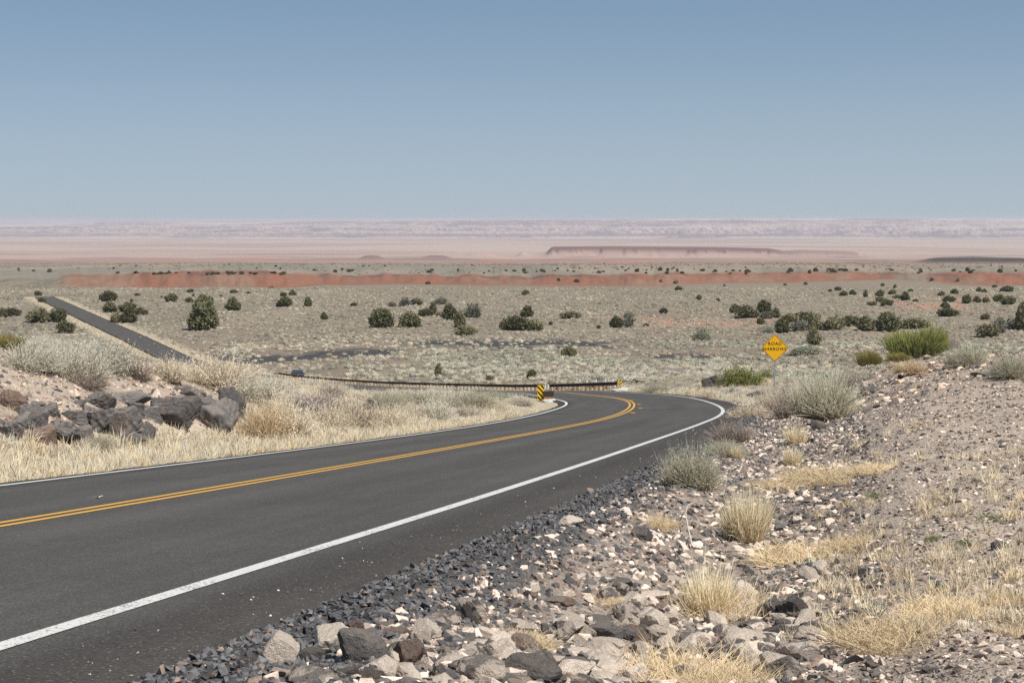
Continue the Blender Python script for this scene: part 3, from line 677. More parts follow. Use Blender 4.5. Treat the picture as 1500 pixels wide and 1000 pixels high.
# (centre x, base y, width, height in photo pixels, kind, label)
J = [
 (3,465,13,13,'d','dark juniper cut by the edge of the picture, across the road from the other bushes'),
 (18,463,21,12,'d','low round juniper second from the picture edge left of the distant road'),
 (57,472,34,21,'o','wide olive juniper bush just before the far end of the distant road'),
 (86,471,21,18,'d','rounded juniper right beside the left verge of the distant road'),
 (96,487,22,17,'d','dark juniper lowest of the bushes left of the distant road'),
 (62,443,10,8,'d','small juniper hiding the far end of the distant road'),
 (56,433,10,7,'d','tiny juniper on the rise behind the far end of the distant road'),
 (159,441,20,16,'d','dark round juniper standing alone below the left red mound'),
 (161,457,18,13,'d','squat juniper directly in front of the round one below the red mound'),
 (170,473,15,15,'o','pale olive bush at the left foot of the cluster right of the distant road'),
 (187,457,22,14,'d','dark juniper crown at the back of the cluster right of the distant road'),
 (188,473,20,23,'d','tall juniper in the middle of the cluster right of the distant road'),
 (205,461,21,11,'o','low spreading olive juniper at the right end of the roadside cluster'),
 (251,442,16,12,'d','single round juniper between the roadside cluster and the tallest juniper'),
 (201,433,7,4,'d','speck of a dark bush right of the round juniper below the red mound'),
 (279,428,9,5,'d','small flat juniper touching the foot of the red bluff above the tallest juniper'),
 (277,443,11,8,'d','small juniper just up and left of the tallest juniper'),
 (297,483,41,33,'d','broad dark lower juniper, biggest bush on the left half of the plain'),
 (299,462,27,26,'d','upright juniper crown rising behind the biggest dark bush on the left'),
 (293,446,13,9,'d','small juniper directly behind the tallest juniper, left one of two'),
 (307,445,12,10,'d','small juniper directly behind the tallest juniper, right one of two'),
 (342,454,20,17,'d','block shaped juniper first to the right of the tallest juniper'),
 (343,429,12,5,'d','flat dark bush at the bluff foot above the block shaped juniper'),
 (417,449,21,14,'d','double topped juniper halfway between block shaped juniper and white marked plain'),
 (415,434,9,6,'d','small juniper behind the double topped one, nearer its left side'),
 (429,433,10,8,'d','small round juniper behind the double topped one, farther right'),
 (451,449,13,13,'d','upright round juniper right of the double topped juniper'),
 (475,468,11,10,'d','lone small juniper low on the plain left of the matching pair'),
 (559,480,30,26,'d','dark dense juniper, left one of the matching pair in mid plain'),
 (601,479,30,23,'d','dark dense juniper, right one of the matching pair in mid plain'),
 (593,448,18,12,'g','grey leafless bush behind the matching pair, middle of three'),
 (575,449,12,8,'g','small grey bush behind the matching pair, leftmost of three'),
 (611,446,17,10,'o','olive bush behind the matching pair, rightmost of three'),
 (624,463,20,12,'d','low dark juniper just behind the right one of the matching pair'),
 (634,458,12,15,'o','narrow olive juniper standing against the low dark one behind the pair'),
 (643,463,9,6,'o','very small olive bush between the matching pair and the next junipers'),
 (647,447,20,13,'g','grey green bush with feathery top behind the pair of mid plain junipers'),
 (659,469,25,22,'d','dark juniper heading the slanting chain of three in mid plain'),
 (673,480,16,21,'d','narrow juniper in the middle of the slanting chain of three'),
 (682,491,28,14,'o','low yellow green juniper ending the slanting chain of three'),
 (693,466,29,21,'g','grey green wide bush right of the slanting chain'),
 (755,483,35,22,'d','broad dark juniper at the front left of the mid plain trio'),
 (772,464,20,15,'d','small round juniper at the back of the mid plain trio'),
 (782,484,26,17,'o','olive green rounded bush at the front right of the mid plain trio'),
 (770,432,10,8,'d','lone dark round juniper far behind the mid plain trio'),
 (835,466,26,11,'o','low flat olive juniper right of the mid plain trio'),
 (903,480,18,17,'d','bright green juniper half of the pair beside the red soil patch'),
 (921,479,21,20,'g','grey green half of the pair beside the red soil patch'),
 (972,459,10,9,'d','small dark juniper standing alone past the red soil patch'),
 (833,523,18,17,'o','small green juniper on the cinder wash above the guardrail'),
 (642,551,12,18,'o','pointed young juniper just behind the guardrail'),
 (779,554,13,13,'d','round young juniper just behind the guardrail above the striped marker'),
 (718,558,12,8,'o','low green sprig peeping over the guardrail'),
 (1077,458,15,11,'d','dark juniper at the left tip of the long right hand thicket'),
 (1093,465,32,18,'o','wide olive juniper at the front of the long thicket left end'),
 (1119,458,22,16,'d','dark juniper at the back of the long thicket above the road sign'),
 (1122,466,22,11,'g','grey bare bush in front of the dark thicket above the road sign'),
 (1136,465,13,13,'o','narrow olive bush closing the first clump of the thicket'),
 (1114,475,10,9,'d','tiny dark juniper in front of the grey bare bush of the thicket'),
 (1145,487,23,17,'d','very dark juniper right above the top of the yellow road sign'),
 (1157,473,21,15,'o','olive juniper leading the second clump of the thicket'),
 (1182,471,36,16,'o','broad olive juniper, widest of the second clump of the thicket'),
 (1194,483,19,21,'o','tall brownish juniper at the right side of the second clump'),
 (1172,484,27,17,'g','pale grey leafless bush in front of the second clump'),
 (1192,505,20,25,'o','thin loose juniper nearest the road sign on its right'),
 (1125,487,18,11,'s','pale grey sage bush left of the dark juniper above the sign'),
 (1028,498,26,18,'s','pale brush mound on the plain well left of the road sign'),
 (1221,483,30,20,'o','rounded green juniper first in the third clump of the thicket'),
 (1247,478,34,17,'o','dark backed juniper second in the third clump of the thicket'),
 (1268,484,27,18,'o','drooping juniper third in the third clump of the thicket'),
 (1300,485,29,26,'d','dark upright juniper alone between the third clump and green broom bush'),
 (1338,481,37,17,'o','wide dark olive juniper directly behind the green broom bush'),
 (1180,520,46,14,'s','low grey green sage spread out right beside the road sign'),
 (1388,463,24,13,'d','bushy juniper behind and right of the green broom bush'),
 (1443,468,12,9,'o','small olive juniper near the right side of the plain'),
 (1447,493,34,20,'o','dark olive juniper in front of grey bushes by the right edge'),
 (1463,487,22,20,'g','grey twiggy bush just behind the dark olive juniper by the right edge'),
 (1484,482,30,17,'g','grey twiggy bush next to the picture edge on the right'),
 (1497,484,18,36,'o','tall brown green juniper cut by the right picture edge'),
 (1463,442,15,11,'d','dark juniper left half of a pair near the right edge'),
 (1477,447,18,13,'d','dark juniper right half of a pair near the right edge'),
 (1475,427,19,9,'d','flat topped dark juniper high near the right edge'),
 (1416,444,14,11,'d','round juniper leading the row of four toward the right edge'),
 (1390,442,17,9,'d','low juniper above the bushy one behind the green broom bush'),
 (1384,451,13,9,'d','small juniper touching the top of the bushy one behind the broom bush'),
 (1299,448,18,10,'d','low juniper at the foot of the stepped group above the third clump'),
 (1289,434,12,9,'o','feathery juniper at the top of the stepped group above the third clump'),
 (1290,442,15,8,'d','middle juniper of the stepped group above the third clump'),
 (1326,440,12,11,'d','upright juniper right of the stepped group'),
 (1315,438,13,7,'o','low juniper left against the upright one beside the stepped group'),
]
for r in J: juniper(*r)
FAR = [(1024,439,8,7),(1052,441,6,5),(1061,419,4,3),(518,448,11,5),(807,476,5,5),(877,481,6,5),(947,478,9,5),(845,413,7,5),(818,411,5,4),(627,416,7,4),(990,415,7,5),(968,413,5,4),(994,425,10,6),
 (1230,425,6,4),(1216,427,5,4),(1227,426,8,6),(1236,433,11,7),(1249,432,10,7),(1268,435,7,9),(1277,447,13,6),(1307,431,11,7),(1334,427,7,4),(1341,442,8,4),(1379,434,9,7),(1398,430,11,7),(1431,443,11,8),(1444,443,9,7),(1442,428,7,5),(1434,427,8,6),(1457,421,7,4),(1365,411,6,5),(1403,412,6,5),(1093,402,5,7),(1293,419,5,4),(1311,422,6,5),(193,442,5,5),(237,436,4,3),(283,434,4,4),(324,434,5,3),(398,422,5,3),(364,431,6,4),(1218,533,10,5),(1150,418,5,3),(1180,417,5,4)]
for k, (x, y, a, b) in enumerate(FAR):
    juniper(x, y, a, b, random.choice('dddo'), 'small dark juniper dotted far out on the open plain', 'small junipers dotted over the plain')
_r = random.Random(5)
for k in range(150):
    x = _r.choice((_r.uniform(330, 1500), _r.uniform(0, 1500), _r.uniform(760, 1500))); y = _r.triangular(386, 402, 398)
    s = _r.uniform(2.5, 6.5) * (1.15 if y > 396 else .6)
    juniper(x, y, s, s * _r.uniform(.5, .8), 'd', 'tiny dark bush speck on the flats beyond the red bluff', 'bushes on the flats beyond the red bluff')
for k in range(26):
    x = _r.uniform(215, 425); juniper(x, _r.uniform(400.2, 402.5), _r.uniform(3, 8), _r.uniform(2, 4.5), 'd', 'tiny dark bush along the rim of the red bluff', 'bushes along the rim of the red bluff')
# ------------------------------------------------------------------ sagebrush of the plain
def clump(seed, n, leafc=(.50, .47, .37), lsz=.30, stems=0):
    rng = np.random.default_rng(seed); d = dome_dirs(n, rng, .0, .8)
    rad = .55 + .42 * rng.random(n) ** .6; lump = .8 + .4 * vnoise(d[:, 0] * 2.2 + seed * 1.7 + 9, d[:, 1] * 2.2 + 4)
    c = d * (rad * lump)[:, None] * [1, 1, .85]
    v, t_, cc = leaves(c, lsz * (.6 + .7 * rng.random(n)), rng, leafc, .13, 1.1, .5)
    s = np.repeat(smooth(.05, .55, c[:, 2]), 4)[:, None]; g = [(v, t_, cc * s + np.array([.24, .19, .15]) * (1 - s))]  # leaves browned towards the base: woody stem tone plus shade put into the colour
    if stems:
        g.append(ribbons(np.zeros((stems, 3)), dome_dirs(stems, rng, .05, .8), .8 + .25 * rng.random(stems), np.full(stems, .035), .15 * rng.random(stems), 2, (.24, .19, .14), leafc, rng))
    return join(*g)
def plain_sites(n, y0, y1, a0, a1, seed, dens):
    rng = np.random.default_rng(seed)
    Y = np.sqrt(y0**2 + (y1**2 - y0**2) * rng.random(n)); A = a0 + (a1 - a0) * rng.random(n); X = (A - 750) / F * Y
    p, _, _, ov = road_p(X, Y); near_road = (np.abs(p) < np.interp(Y, [150, 400, 700], [6.5, 7.0, 7.5])) & (ov < 4)
    d = dens(X, Y, A)
    k = (~near_road) & (rng.random(n) < d)
    # nothing inside the footprints of the cinder washes
    return X[k], Y[k], A[k]
def d_mid(X, Y, A):
    f = fbm(X / 9, Y / 12, 4); f2 = fbm(X / 40, Y / 60, 4)
    d = (.35 + 1.0 * smooth(.42, .58, f)) * (.5 + .8 * smooth(.38, .56, fbm(X / 30 + 5, Y / 45, 4)))
    w1 = smooth(376, 386, Y + 22*(f2-.5)) * (1 - smooth(410, 424, Y + 22*(f2-.5))) * smooth(270, 320, A) * (1 - smooth(560, 620, A))
    w2 = smooth(415, 424, Y + 26*(f-.5)) * (1 - smooth(455, 478, Y + 26*(f-.5))) * smooth(560, 640, A) * (1 - smooth(880, 960, A))
    w3 = smooth(350, 365, Y) * (1 - smooth(400, 440, Y)) * smooth(880, 930, A) * (1 - smooth(1050, 1150, A))
    return d * (1 - .90 * w1 * (.25 + .75 * smooth(.40, .50, f))) * (1 - .84 * w2) * (1 - .65 * w3)
def core(seed, leafc=(.54, .505, .41), r0=.74):
    rng = np.random.default_rng(seed); V, T = ICO[2]
    k = vnoise(V[:, 0] * 2.1 + seed, V[:, 1] * 2.1 + V[:, 2] * 1.7) * .5 + .75
    W = V * (r0 * k)[:, None] * [1, 1, .82]; ok = (W[T][:, :, 2].max(1) > -.05); T = T[ok]
    u, inv = np.unique(T, return_inverse=True); W = W[u]; T = inv.reshape(-1, 3); W[:, 2] = np.maximum(W[:, 2], -.05)
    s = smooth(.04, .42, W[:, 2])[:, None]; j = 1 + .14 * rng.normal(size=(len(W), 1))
    return W, T, np.clip((np.array(leafc) * s + np.array([.20, .16, .125]) * (1 - s)) * j, 0, 1)  # pale top and dark foot of the dome are painted as if top-lit
def ico_np(sub_):
    bm = bmesh.new(); bmesh.ops.create_icosphere(bm, subdivisions=sub_, radius=1.0)
    r = np.array([v.co[:] for v in bm.verts]), np.array([[v.index for v in f.verts] for f in bm.faces]); bm.free(); return r
ICO = {s: ico_np(s) for s in (1, 2, 4, 5)}
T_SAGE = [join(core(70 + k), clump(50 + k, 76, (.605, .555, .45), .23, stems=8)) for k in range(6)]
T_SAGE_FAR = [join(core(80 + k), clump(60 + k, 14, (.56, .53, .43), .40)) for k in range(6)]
def tints(n, rng, sat=.035, br=.24):
    b = 1 + br * rng.normal(size=(n, 1)); h = rng.normal(size=(n, 1)) * sat
    return np.clip(b, .5, 1.5) * (1 + h * np.array([[1, .2, -1]]))
rng = np.random.default_rng(91)
X, Y, A = plain_sites(25000, 150, 455, -60, 1560, 4, d_mid)
S = .42 + .9 * rng.random(len(X)) ** 1.8; S *= np.where(Y < 260, .8, 1.0)
P = np.stack([X, Y, ground(X, Y) - .06], -1)
# what shows largest in the photograph stands as single objects
px_size = S / Y * F; shown = (A > 5) & (A < 1495)
for i in range(len(P)):
    q = 322 - P[i, 2] / Y[i] * F
    if not ((q < 556 and 300 < A[i] < 900) or (q < 560 and A[i] < 1120 and A[i] > 900)): shown[i] = False
order = np.argsort(np.where(shown, -px_size, 0))[:230]
order = order[shown[order]]
single = np.zeros(len(P), bool); single[order] = True
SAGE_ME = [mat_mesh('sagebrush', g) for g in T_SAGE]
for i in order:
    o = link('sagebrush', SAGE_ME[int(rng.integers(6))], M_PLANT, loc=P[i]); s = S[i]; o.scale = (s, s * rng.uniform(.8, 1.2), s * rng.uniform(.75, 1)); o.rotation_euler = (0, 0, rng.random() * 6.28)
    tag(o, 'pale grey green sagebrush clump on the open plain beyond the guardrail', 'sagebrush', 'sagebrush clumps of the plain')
k = ~single
pt = (.62 + .55 * fbm(P[:, 0] / 22, P[:, 1] / 40, 4))[:, None] * np.where(fbm(P[:, :1] / 30 + 50, P[:, 1:2] / 50, 3) > .54, [[.94, .97, .93]], [[1.02, .98, .94]])
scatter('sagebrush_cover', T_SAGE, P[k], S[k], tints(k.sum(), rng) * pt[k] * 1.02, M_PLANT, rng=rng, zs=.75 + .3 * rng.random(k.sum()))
X, Y, A = plain_sites(26000, 170, 470, -60, 1560, 8, d_mid); S = .14 + .22 * rng.random(len(X))
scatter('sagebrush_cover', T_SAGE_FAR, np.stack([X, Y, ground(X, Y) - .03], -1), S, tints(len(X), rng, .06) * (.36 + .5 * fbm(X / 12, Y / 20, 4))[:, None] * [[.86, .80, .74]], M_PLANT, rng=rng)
X, Y, A = plain_sites(62000, 455, 900, -60, 1560, 5, lambda X, Y, A: (.4 + .9 * smooth(.42, .6, fbm(X / 9, Y / 14, 4))) * (1 - smooth(780, 850, Y)))
S = (.36 + .7 * rng.random(len(X)) ** 2.0) * np.interp(Y, [455, 900], [1, .85])
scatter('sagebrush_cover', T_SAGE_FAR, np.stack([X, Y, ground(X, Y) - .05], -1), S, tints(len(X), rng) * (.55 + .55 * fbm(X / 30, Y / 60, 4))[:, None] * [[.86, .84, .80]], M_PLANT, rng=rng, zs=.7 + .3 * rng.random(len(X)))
X, Y, A = plain_sites(5200, 950, 2000, -60, 1560, 6, lambda X, Y, A: smooth(.42, .55, fbm(X / 60, Y / 90, 3)))
S = .5 + .6 * rng.random(len(X)); t_ = np.tile([[.50, .46, .40]], (len(X), 1)) * (1 + .2 * rng.normal(size=(len(X), 1)))
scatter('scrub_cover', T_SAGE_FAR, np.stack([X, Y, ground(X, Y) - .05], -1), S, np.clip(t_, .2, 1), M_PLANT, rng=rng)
# ------------------------------------------------------------------ rocks
def rock(seed, sub, planes=11, ax=(1, .8, .62), rough=.05, lo=.42):
    """angular stone: a sphere cut by random planes, chipped and pitted"""
    rng = np.random.default_rng(seed); V, T = ICO[sub]
    N = rng.normal(size=(planes, 3)); N /= np.linalg.norm(N, axis=1)[:, None]; D = lo + (.92 - lo) * rng.random(planes)
    dot = V @ N.T; r = np.where(dot > .05, D / np.maximum(dot, .05), 9).min(1); r = np.minimum(r, 1.05)
    W = V * r[:, None]
    if sub >= 3:
        f = fbm(W[:, 0] * 2.3 + seed, W[:, 1] * 2.3 + W[:, 2] * 1.9, 5) - .5; f2 = fbm(W[:, 0] * 7 + W[:, 2] * 5, W[:, 1] * 7 - W[:, 2] * 6 + seed, 3) - .5
        crack = -np.abs(fbm(W[:, 0] * 1.5 + 3 * seed, W[:, 1] * 1.5 + W[:, 2] * 2.2, 3) - .5) < -.02
        W = W * (1 + rough * 3.4 * f + rough * 1.6 * f2 - .05 * (~crack))[:, None]
    W = W * np.array(ax) * (1 + .15 * rng.normal(size=3)); W[:, 2] -= W[:, 2].min() * .55
    return W, T
def mat_rock(name, dark, pale, brown, cover, pitted=1.0):
    t = NT(name); rn = t.rand(); o = t.n('ShaderNodeVectorMath', operation='ADD'); t.put(o.inputs[0], t.objco())
    cb = t.n('ShaderNodeCombineXYZ'); t.put(cb.inputs[0], t.math('MULTIPLY', rn, 37)); t.put(cb.inputs[1], t.math('MULTIPLY', rn, 91)); t.put(o.inputs[1], cb)
    v = o.outputs[0]
    n1 = t.noise(v, .9, 7, .62, .3); n2 = t.noise(v, 5, 6, .7); n3 = t.noise(v, 18, 4, .7)
    m = t.rng(t.math('ADD', n1, t.math('MULTIPLY', n2, .22)), cover, cover + .05)
    b = t.rng(t.noise(v, 1.7, 4, .6), .56, .68)
    c = t.mix(b, (*dark, 1), (*brown, 1)); c = t.mix(m, (*pale, 1), c)
    k = t.math('MULTIPLY', t.rng(n2, .25, .75, .80, 1.2), t.rng(n3, .25, .75, .85, 1.15))
    k = t.math('MULTIPLY', k, t.rng(rn, 0, 1, .8, 1.18))
    sx = t.n('ShaderNodeSeparateXYZ'); t.put(sx.inputs[0], t.n('ShaderNodeNewGeometry').outputs['Normal'])
    du = t.math('MULTIPLY', t.rng(t.math('ADD', sx.outputs[2], t.math('MULTIPLY', n2, .5)), .85, 1.2), .5); c = t.mix(du, c, (.31, .26, .22, 1))
    c = t.mix(1.0, c, t.gray(k), 'MULTIPLY')
    pv = t.vor(v, 14); pit = t.rng(pv, .0, .22, 0, 1)
    h = t.math('ADD', t.math('MULTIPLY', n2, 1.0), t.math('ADD', t.math('MULTIPLY', n3, .5), t.math('MULTIPLY', pit, .25 * pitted)))
    t.bsdf(c, .95, .15, t.bump(h, .35 + .45 * pitted, .05)); return t.m
R_DARK = mat_rock('basalt_rock', (.135, .125, .120), (.44, .36, .30), (.18, .135, .115), .37)
R_MIX = mat_rock('crusted_basalt_rock', (.13, .12, .115), (.62, .52, .43), (.20, .145, .12), .60)
R_PALE = mat_rock('caliche_rock', (.17, .15, .14), (.68, .58, .48), (.33, .24, .19), .78, .5)
R_BROWN = mat_rock('brown_rock', (.21, .145, .115), (.44, .36, .30), (.26, .18, .14), .42)
RM = {'d': R_DARK, 'm': R_MIX, 'p': R_PALE, 'b': R_BROWN}
RT = []
for k in range(9):
    V, T = rock(200 + k, 4, 7 + k % 4, ((1, .8, .62), (1, .7, .45), (1, .9, .8))[k % 3]); RT.append(mesh_np('rock', V, T, smooth_=False))
RB = []
for k in range(4):
    V, T = rock(300 + k, 5, 13, (1, .8, .7), .11, .5); RB.append(mesh_np('boulder', V, T, smooth_=True))
def mslot(o, mat):
    if not o.data.materials: o.data.materials.append(None)
    o.material_slots[0].link = 'OBJECT'; o.material_slots[0].material = mat
def place_rock(p, W, H, kd, label, group=None, name='rock', big=False, flat=None):
    me = random.choice(RB if big else RT)
    o = link(name, me, loc=p); mslot(o, RM[kd])
    kk = .74 if big else .64
    o.scale = (W * kk, W * kk * random.uniform(.75, 1.1), H * (.95 if big else .80)); tl = .2 * min(1, 1.2 * H / W)
    o.rotation_euler = (random.uniform(-tl, tl), random.uniform(-tl, tl), random.random() * 6.28)
    tag(o, label, 'boulder' if big else 'rock', group); return o
def rock_px(px, by, w, h, kd, label, group=None, big=False):
    p = hit(px, by - .12 * h)[0]; W = w * p[1] / F; H = h * p[1] / F
    p[2] -= .16 * H
    return place_rock(p, W, H * 1.15, kd, label, group, 'boulder' if big else 'rock', big)
# boulders of the left bank and the outcrops
B = [
 (322,631,92,62,'d','largest dark lava slab of the left bank, at its right end'),
 (252,628,60,50,'d','dark cracked lava block between the largest slab and the pale stones'),
 (226,592,42,32,'m','rounded boulder with a pale crust on its front, high on the left bank'),
 (276,583,44,26,'d','dark boulder on the upper edge of the bank behind the pale crusted one'),
 (167,642,78,48,'d','wide grooved lava boulder in the middle of the left bank foot'),
 (89,644,64,42,'d','smooth grey lava boulder nearest the left edge at the bank foot'),
 (210,650,38,42,'d','upright dark block wedged beside the wide grooved boulder'),
 (187,592,60,26,'d','flat brownish lava ledge on the upper left bank'),
 (298,594,40,30,'d','dark boulder leaning on the back of the largest slab'),
 (460,620,68,42,'d','brown black lava mound in the grass right of the rocky bank'),
 (505,612,36,22,'d','low dark lava hump in the grass beside the brown black mound'),
 (543,606,22,18,'d','small dark knob of lava farthest right in the infield grass'),
]
B += [
 (32,624,62,30,'d','broad dark lava shelf lying low in the scree at the far left'),
 (72,606,52,24,'d','grey lava lump below the brush at the left, above the dark lava block'),
 (112,620,54,30,'d','dark broken lava block beside the upper corner of the grey lava hump'),
 (62,648,50,26,'b','brown lava stone at the grass edge below the smooth grey boulder'),
 (12,640,44,26,'d','dark lava stone at the grass edge cut by the left picture edge'),
 (222,618,46,34,'d','dark split lava block right of the lava lump under the ledge'),
 (300,612,50,44,'d','dark craggy block in the middle of the largest slab group'),
 (340,618,40,44,'d','steep dark end block at the right tip of the outcrop'),
 (262,600,44,30,'d','dark knobbly block between the crusted boulder and the largest slab'),
 (135,628,52,34,'d','grey lava hump between the smooth grey and the wide grooved boulder'),
 (120,648,44,26,'d','low grey lava shelf at the foot of the bank left of the grooved boulder'),
 (48,626,44,30,'d','dark lava block above the smooth grey boulder near the picture edge'),
 (15,600,40,24,'b','brownish lava block at the left picture edge'),
 (205,608,44,28,'d','dark lava lump under the flat brownish ledge'),
 (192,652,40,26,'d','dark lava foot stone right below the upright dark block'),
 (150,598,50,20,'d','shallow dark ledge left of the flat brownish one'),
 (437,598,44,24,'d','brown black lava lump left behind the lava mound'),
]
for px, by, w, h, kd, lb in B: rock_px(px, by, w, h, kd, lb, None, True)
S_ = [
 (271,620,21,24,'p','whitish stone propped against the largest lava slab'),
 (286,634,19,17,'p','white rounded stone just below the propped whitish one'),
 (233,650,22,24,'p','pinkish white stone at the foot of the upright dark block'),
 (266,646,17,15,'d','dark stone between two white ones at the bank foot'),
 (350,656,19,17,'d','lone dark wedge shaped stone in the dry grass at the road'),
 (248,622,30,20,'d','dark stone under the rounded crusted boulder'),
 (114,594,26,16,'d','dark stone in the loose pink scree of the left bank'),
 (53,592,27,15,'d','dark stone in the scree nearest the left picture edge'),
 (251,556,24,8,'d','thin dark stone on the crest of the left bank'),
 (84,573,18,13,'d','dark stone just under the grey brush of the left bank'),
 (20,640,24,18,'b','brown stone at the lower left of the scree'),
 (305,648,20,15,'d','dark stone at the foot of the largest lava slab'),
 (1316,541,32,16,'d','dark lava outcrop under the green broom bush'),
 (1283,550,11,12,'p','white stone on the crest left of the dark outcrop'),
 (1272,580,24,16,'m','crusted boulder on the bank beside the big sage bush'),
 (1196,632,22,16,'d','dark stone at the bottom of the bank under the big sage bush'),
 (1476,570,24,7,'d','flat dark stone patch below the right hand sage bushes'),
 (1395,540,34,10,'b','flat brown stone on the crest of the right bank'),
 (1440,552,30,8,'d','flat grey stone on the upper right bank'),
 (944,559,30,12,'b','brown lava ledge straight behind the far striped marker'),
 (972,566,46,10,'d','low dark ledge stone right of the lava ledge'),
 (1010,569,40,10,'d','dark ledge stone farthest right in the row behind the curve'),
 (1047,569,38,22,'d','dark blocky outcrop left of the yellow green shrub'),
 (1079,580,50,20,'d','dark jumbled stone below the yellow green shrub'),
 (1112,583,26,14,'d','dark stone at the foot of the road sign post'),
 (414,972,42,36,'p','pale stone at the lower left corner of the roadside rubble'),
 (465,1006,112,46,'m','long pale backed grey slab at the bottom edge of the picture'),
 (480,950,56,28,'p','pale flat stone lying over a dark hollow near the asphalt'),
 (522,972,76,50,'d','biggest dark angular block near the bottom of the roadside rubble'),
 (537,925,24,28,'p','small white upright stone beside the dark angular block'),
 (528,996,50,30,'m','white topped stone right below the dark angular block'),
 (576,932,46,30,'b','brown pitted stone with dry twigs on it'),
 (581,956,30,20,'p','pale pink stone under the brown pitted one'),
 (519,928,30,20,'b','rusty brown stone up against the small white upright one'),
 (613,944,29,30,'p','pale lump at the end of the long dark and pale stone'),
 (637,918,72,40,'m','long dark and pale stone lying askew in the rubble'),
 (690,912,66,40,'m','pale sided stone with dark cap above the elongated one'),
 (685,944,62,28,'m','elongated pale edged stone pointing down to the right'),
 (837,769,35,18,'p','pale flat stone standing out alone near the upper rubble edge'),
 (750,972,41,31,'p','pitted whitish stone near the bottom middle of the rubble'),
 (780,996,86,36,'d','large dark stone at the bottom edge under the straw patch'),
 (823,915,76,20,'p','pale flat slab behind the straw patch in the rubble'),
 (817,884,46,24,'b','flat brown slab above the pale flat one'),
 (883,938,46,25,'d','dark square stone right of the pale flat slab'),
 (923,936,36,20,'d','dark stone next to the square one, farther right'),
 (887,948,60,14,'p','thin pale stone lying in front of the dark square one'),
 (950,916,51,36,'p','rough pale boulder at the right side of the rubble'),
 (903,858,40,28,'d','dark stone in the middle of the upper rubble'),
 (943,792,31,16,'d','dark stone near the white dead branch'),
 (647,998,52,26,'p','long pale stone at the bottom edge left of the pitted one'),
 (580,1012,64,34,'d','big dark stone cut by the bottom edge of the picture'),
 (1277,976,27,18,'b','brown stone with a pale face alone on the gravel bank'),
 (1363,983,25,16,'d','dark stone alone at the bottom of the gravel bank'),
 (1148,917,21,11,'d','dark flat stone left of the wide straw patch'),
 (1421,774,21,7,'p','pale flat stone in the middle of the gravel bank'),
 (1459,882,17,14,'d','dark stone beside a pale one near the right edge'),
 (1444,886,18,13,'p','pale stone beside a dark one near the right edge'),
 (1464,804,20,12,'d','dark stone near the right edge of the gravel bank'),
 (1239,834,17,11,'d','dark stone below the upper straw patch of the bank'),
 (1342,816,18,12,'d','dark stone right of the upper straw patch of the bank'),
 (1480,732,12,9,'d','small dark stone near the right edge, upper gravel bank'),
 (1400,750,11,7,'d','small dark stone in the middle of the upper gravel bank'),
]
for r in S_: rock_px(*r)
# loose rubble between the shoulder and the bank: the largest as single stones, the rest as one mass
rng = np.random.default_rng(12)
def rub_sites(n, y0, y1, lo, hi, seed, pw=1.0):
    r = np.random.default_rng(seed); Y = np.exp(math.log(y0) + (math.log(y1) - math.log(y0)) * r.random(n)); u = r.random(n) ** pw
    Yc = Y; p = edge_r(Yc) + lo + (hi - lo) * u; q = road_point(Yc, p); return q[:, 0], q[:, 1], p
X, Y, p = rub_sites(8500, 4.6, 75, .16, 1.95, 21, .85)
S = .022 + .074 * rng.random(len(X)) ** 2.1; S *= np.clip(.5 + .8 * (p - edge_r(Y) - .4), .5, 1.0)
A = X / Y * F + 750; Q = 500 + (322 - 322); vis = (A > -10) & (A < 1510)
Z = ground(X, Y); py = YH - Z / Y * F; vis &= py < 1010
# keep clear of the named stones
order = np.argsort(np.where(vis, -S / Y, 0))[:235]
single = np.zeros(len(X), bool); single[order] = True
for i in order:
    kd = rng.choice(list('dmmmmpppppb')); s = S[i]
    place_rock((X[i], Y[i], Z[i] - .12 * s), s * 1.7, s * 1.15, kd, 'angular stone among the loose roadside rubble', 'stones of the roadside rubble')
def stone_temps(seed, sub, n, flat=.65):
    out = []
    for k in range(n):
        r_ = np.random.default_rng(seed + k); q = r_.normal(size=(13 if sub == 2 else 9, 3)); q /= np.linalg.norm(q, axis=1)[:, None]; q *= (.7 + .45 * r_.random((len(q), 1))) * [1, .8, flat]
        bm = bmesh.new(); [bm.verts.new(x) for x in q]; bmesh.ops.convex_hull(bm, input=bm.verts[:]); bmesh.ops.triangulate(bm, faces=bm.faces[:]); bm.verts.index_update()
        V = np.array([v.co[:] for v in bm.verts]); T = np.array([[v.index for v in f.verts] for f in bm.faces]); bm.free(); out.append((V, T, np.ones((len(V), 3))))
    return out
T_ST2, T_ST1 = stone_temps(400, 2, 9), stone_temps(420, 1, 9)
def mat_stones():
    t = NT('loose_stones'); P = t.pos(); n = t.noise(P, 30, 5, .7); n2 = t.noise(P, 120, 3, .7)
    c = t.mix(1.0, t.attr().outputs['Color'], t.gray(t.math('MULTIPLY', t.rng(n, .25, .75, .65, 1.35), t.rng(n2, .25, .75, .8, 1.2))), 'MULTIPLY')
    t.bsdf(c, .95, .15, t.bump(n, .7, .012)); return t.m
M_ST = mat_stones()
def stone_cols(n, rng, pd=.5, pp=.3):
    u = rng.random(n)[:, None]; d = np.array([[.125, .118, .115]]); b = np.array([[.25, .19, .155]]); w_ = np.array([[.62, .51, .42]])
    return np.where(u < pd, d, np.where(u < 1 - pp, b, w_)) * (1 + .18 * rng.normal(size=(n, 1)))
k = ~single
scatter('rubble', T_ST2, np.stack([X, Y, Z - .1 * S], -1)[k], S[k] * .85, stone_cols(k.sum(), rng, .36, .42), M_ST, tilt=.3, rng=rng)
X, Y, p = rub_sites(13000, 4.6, 70, .12, 2.3, 22); S = .012 + .035 * rng.random(len(X)) ** 2 + .0006 * Y
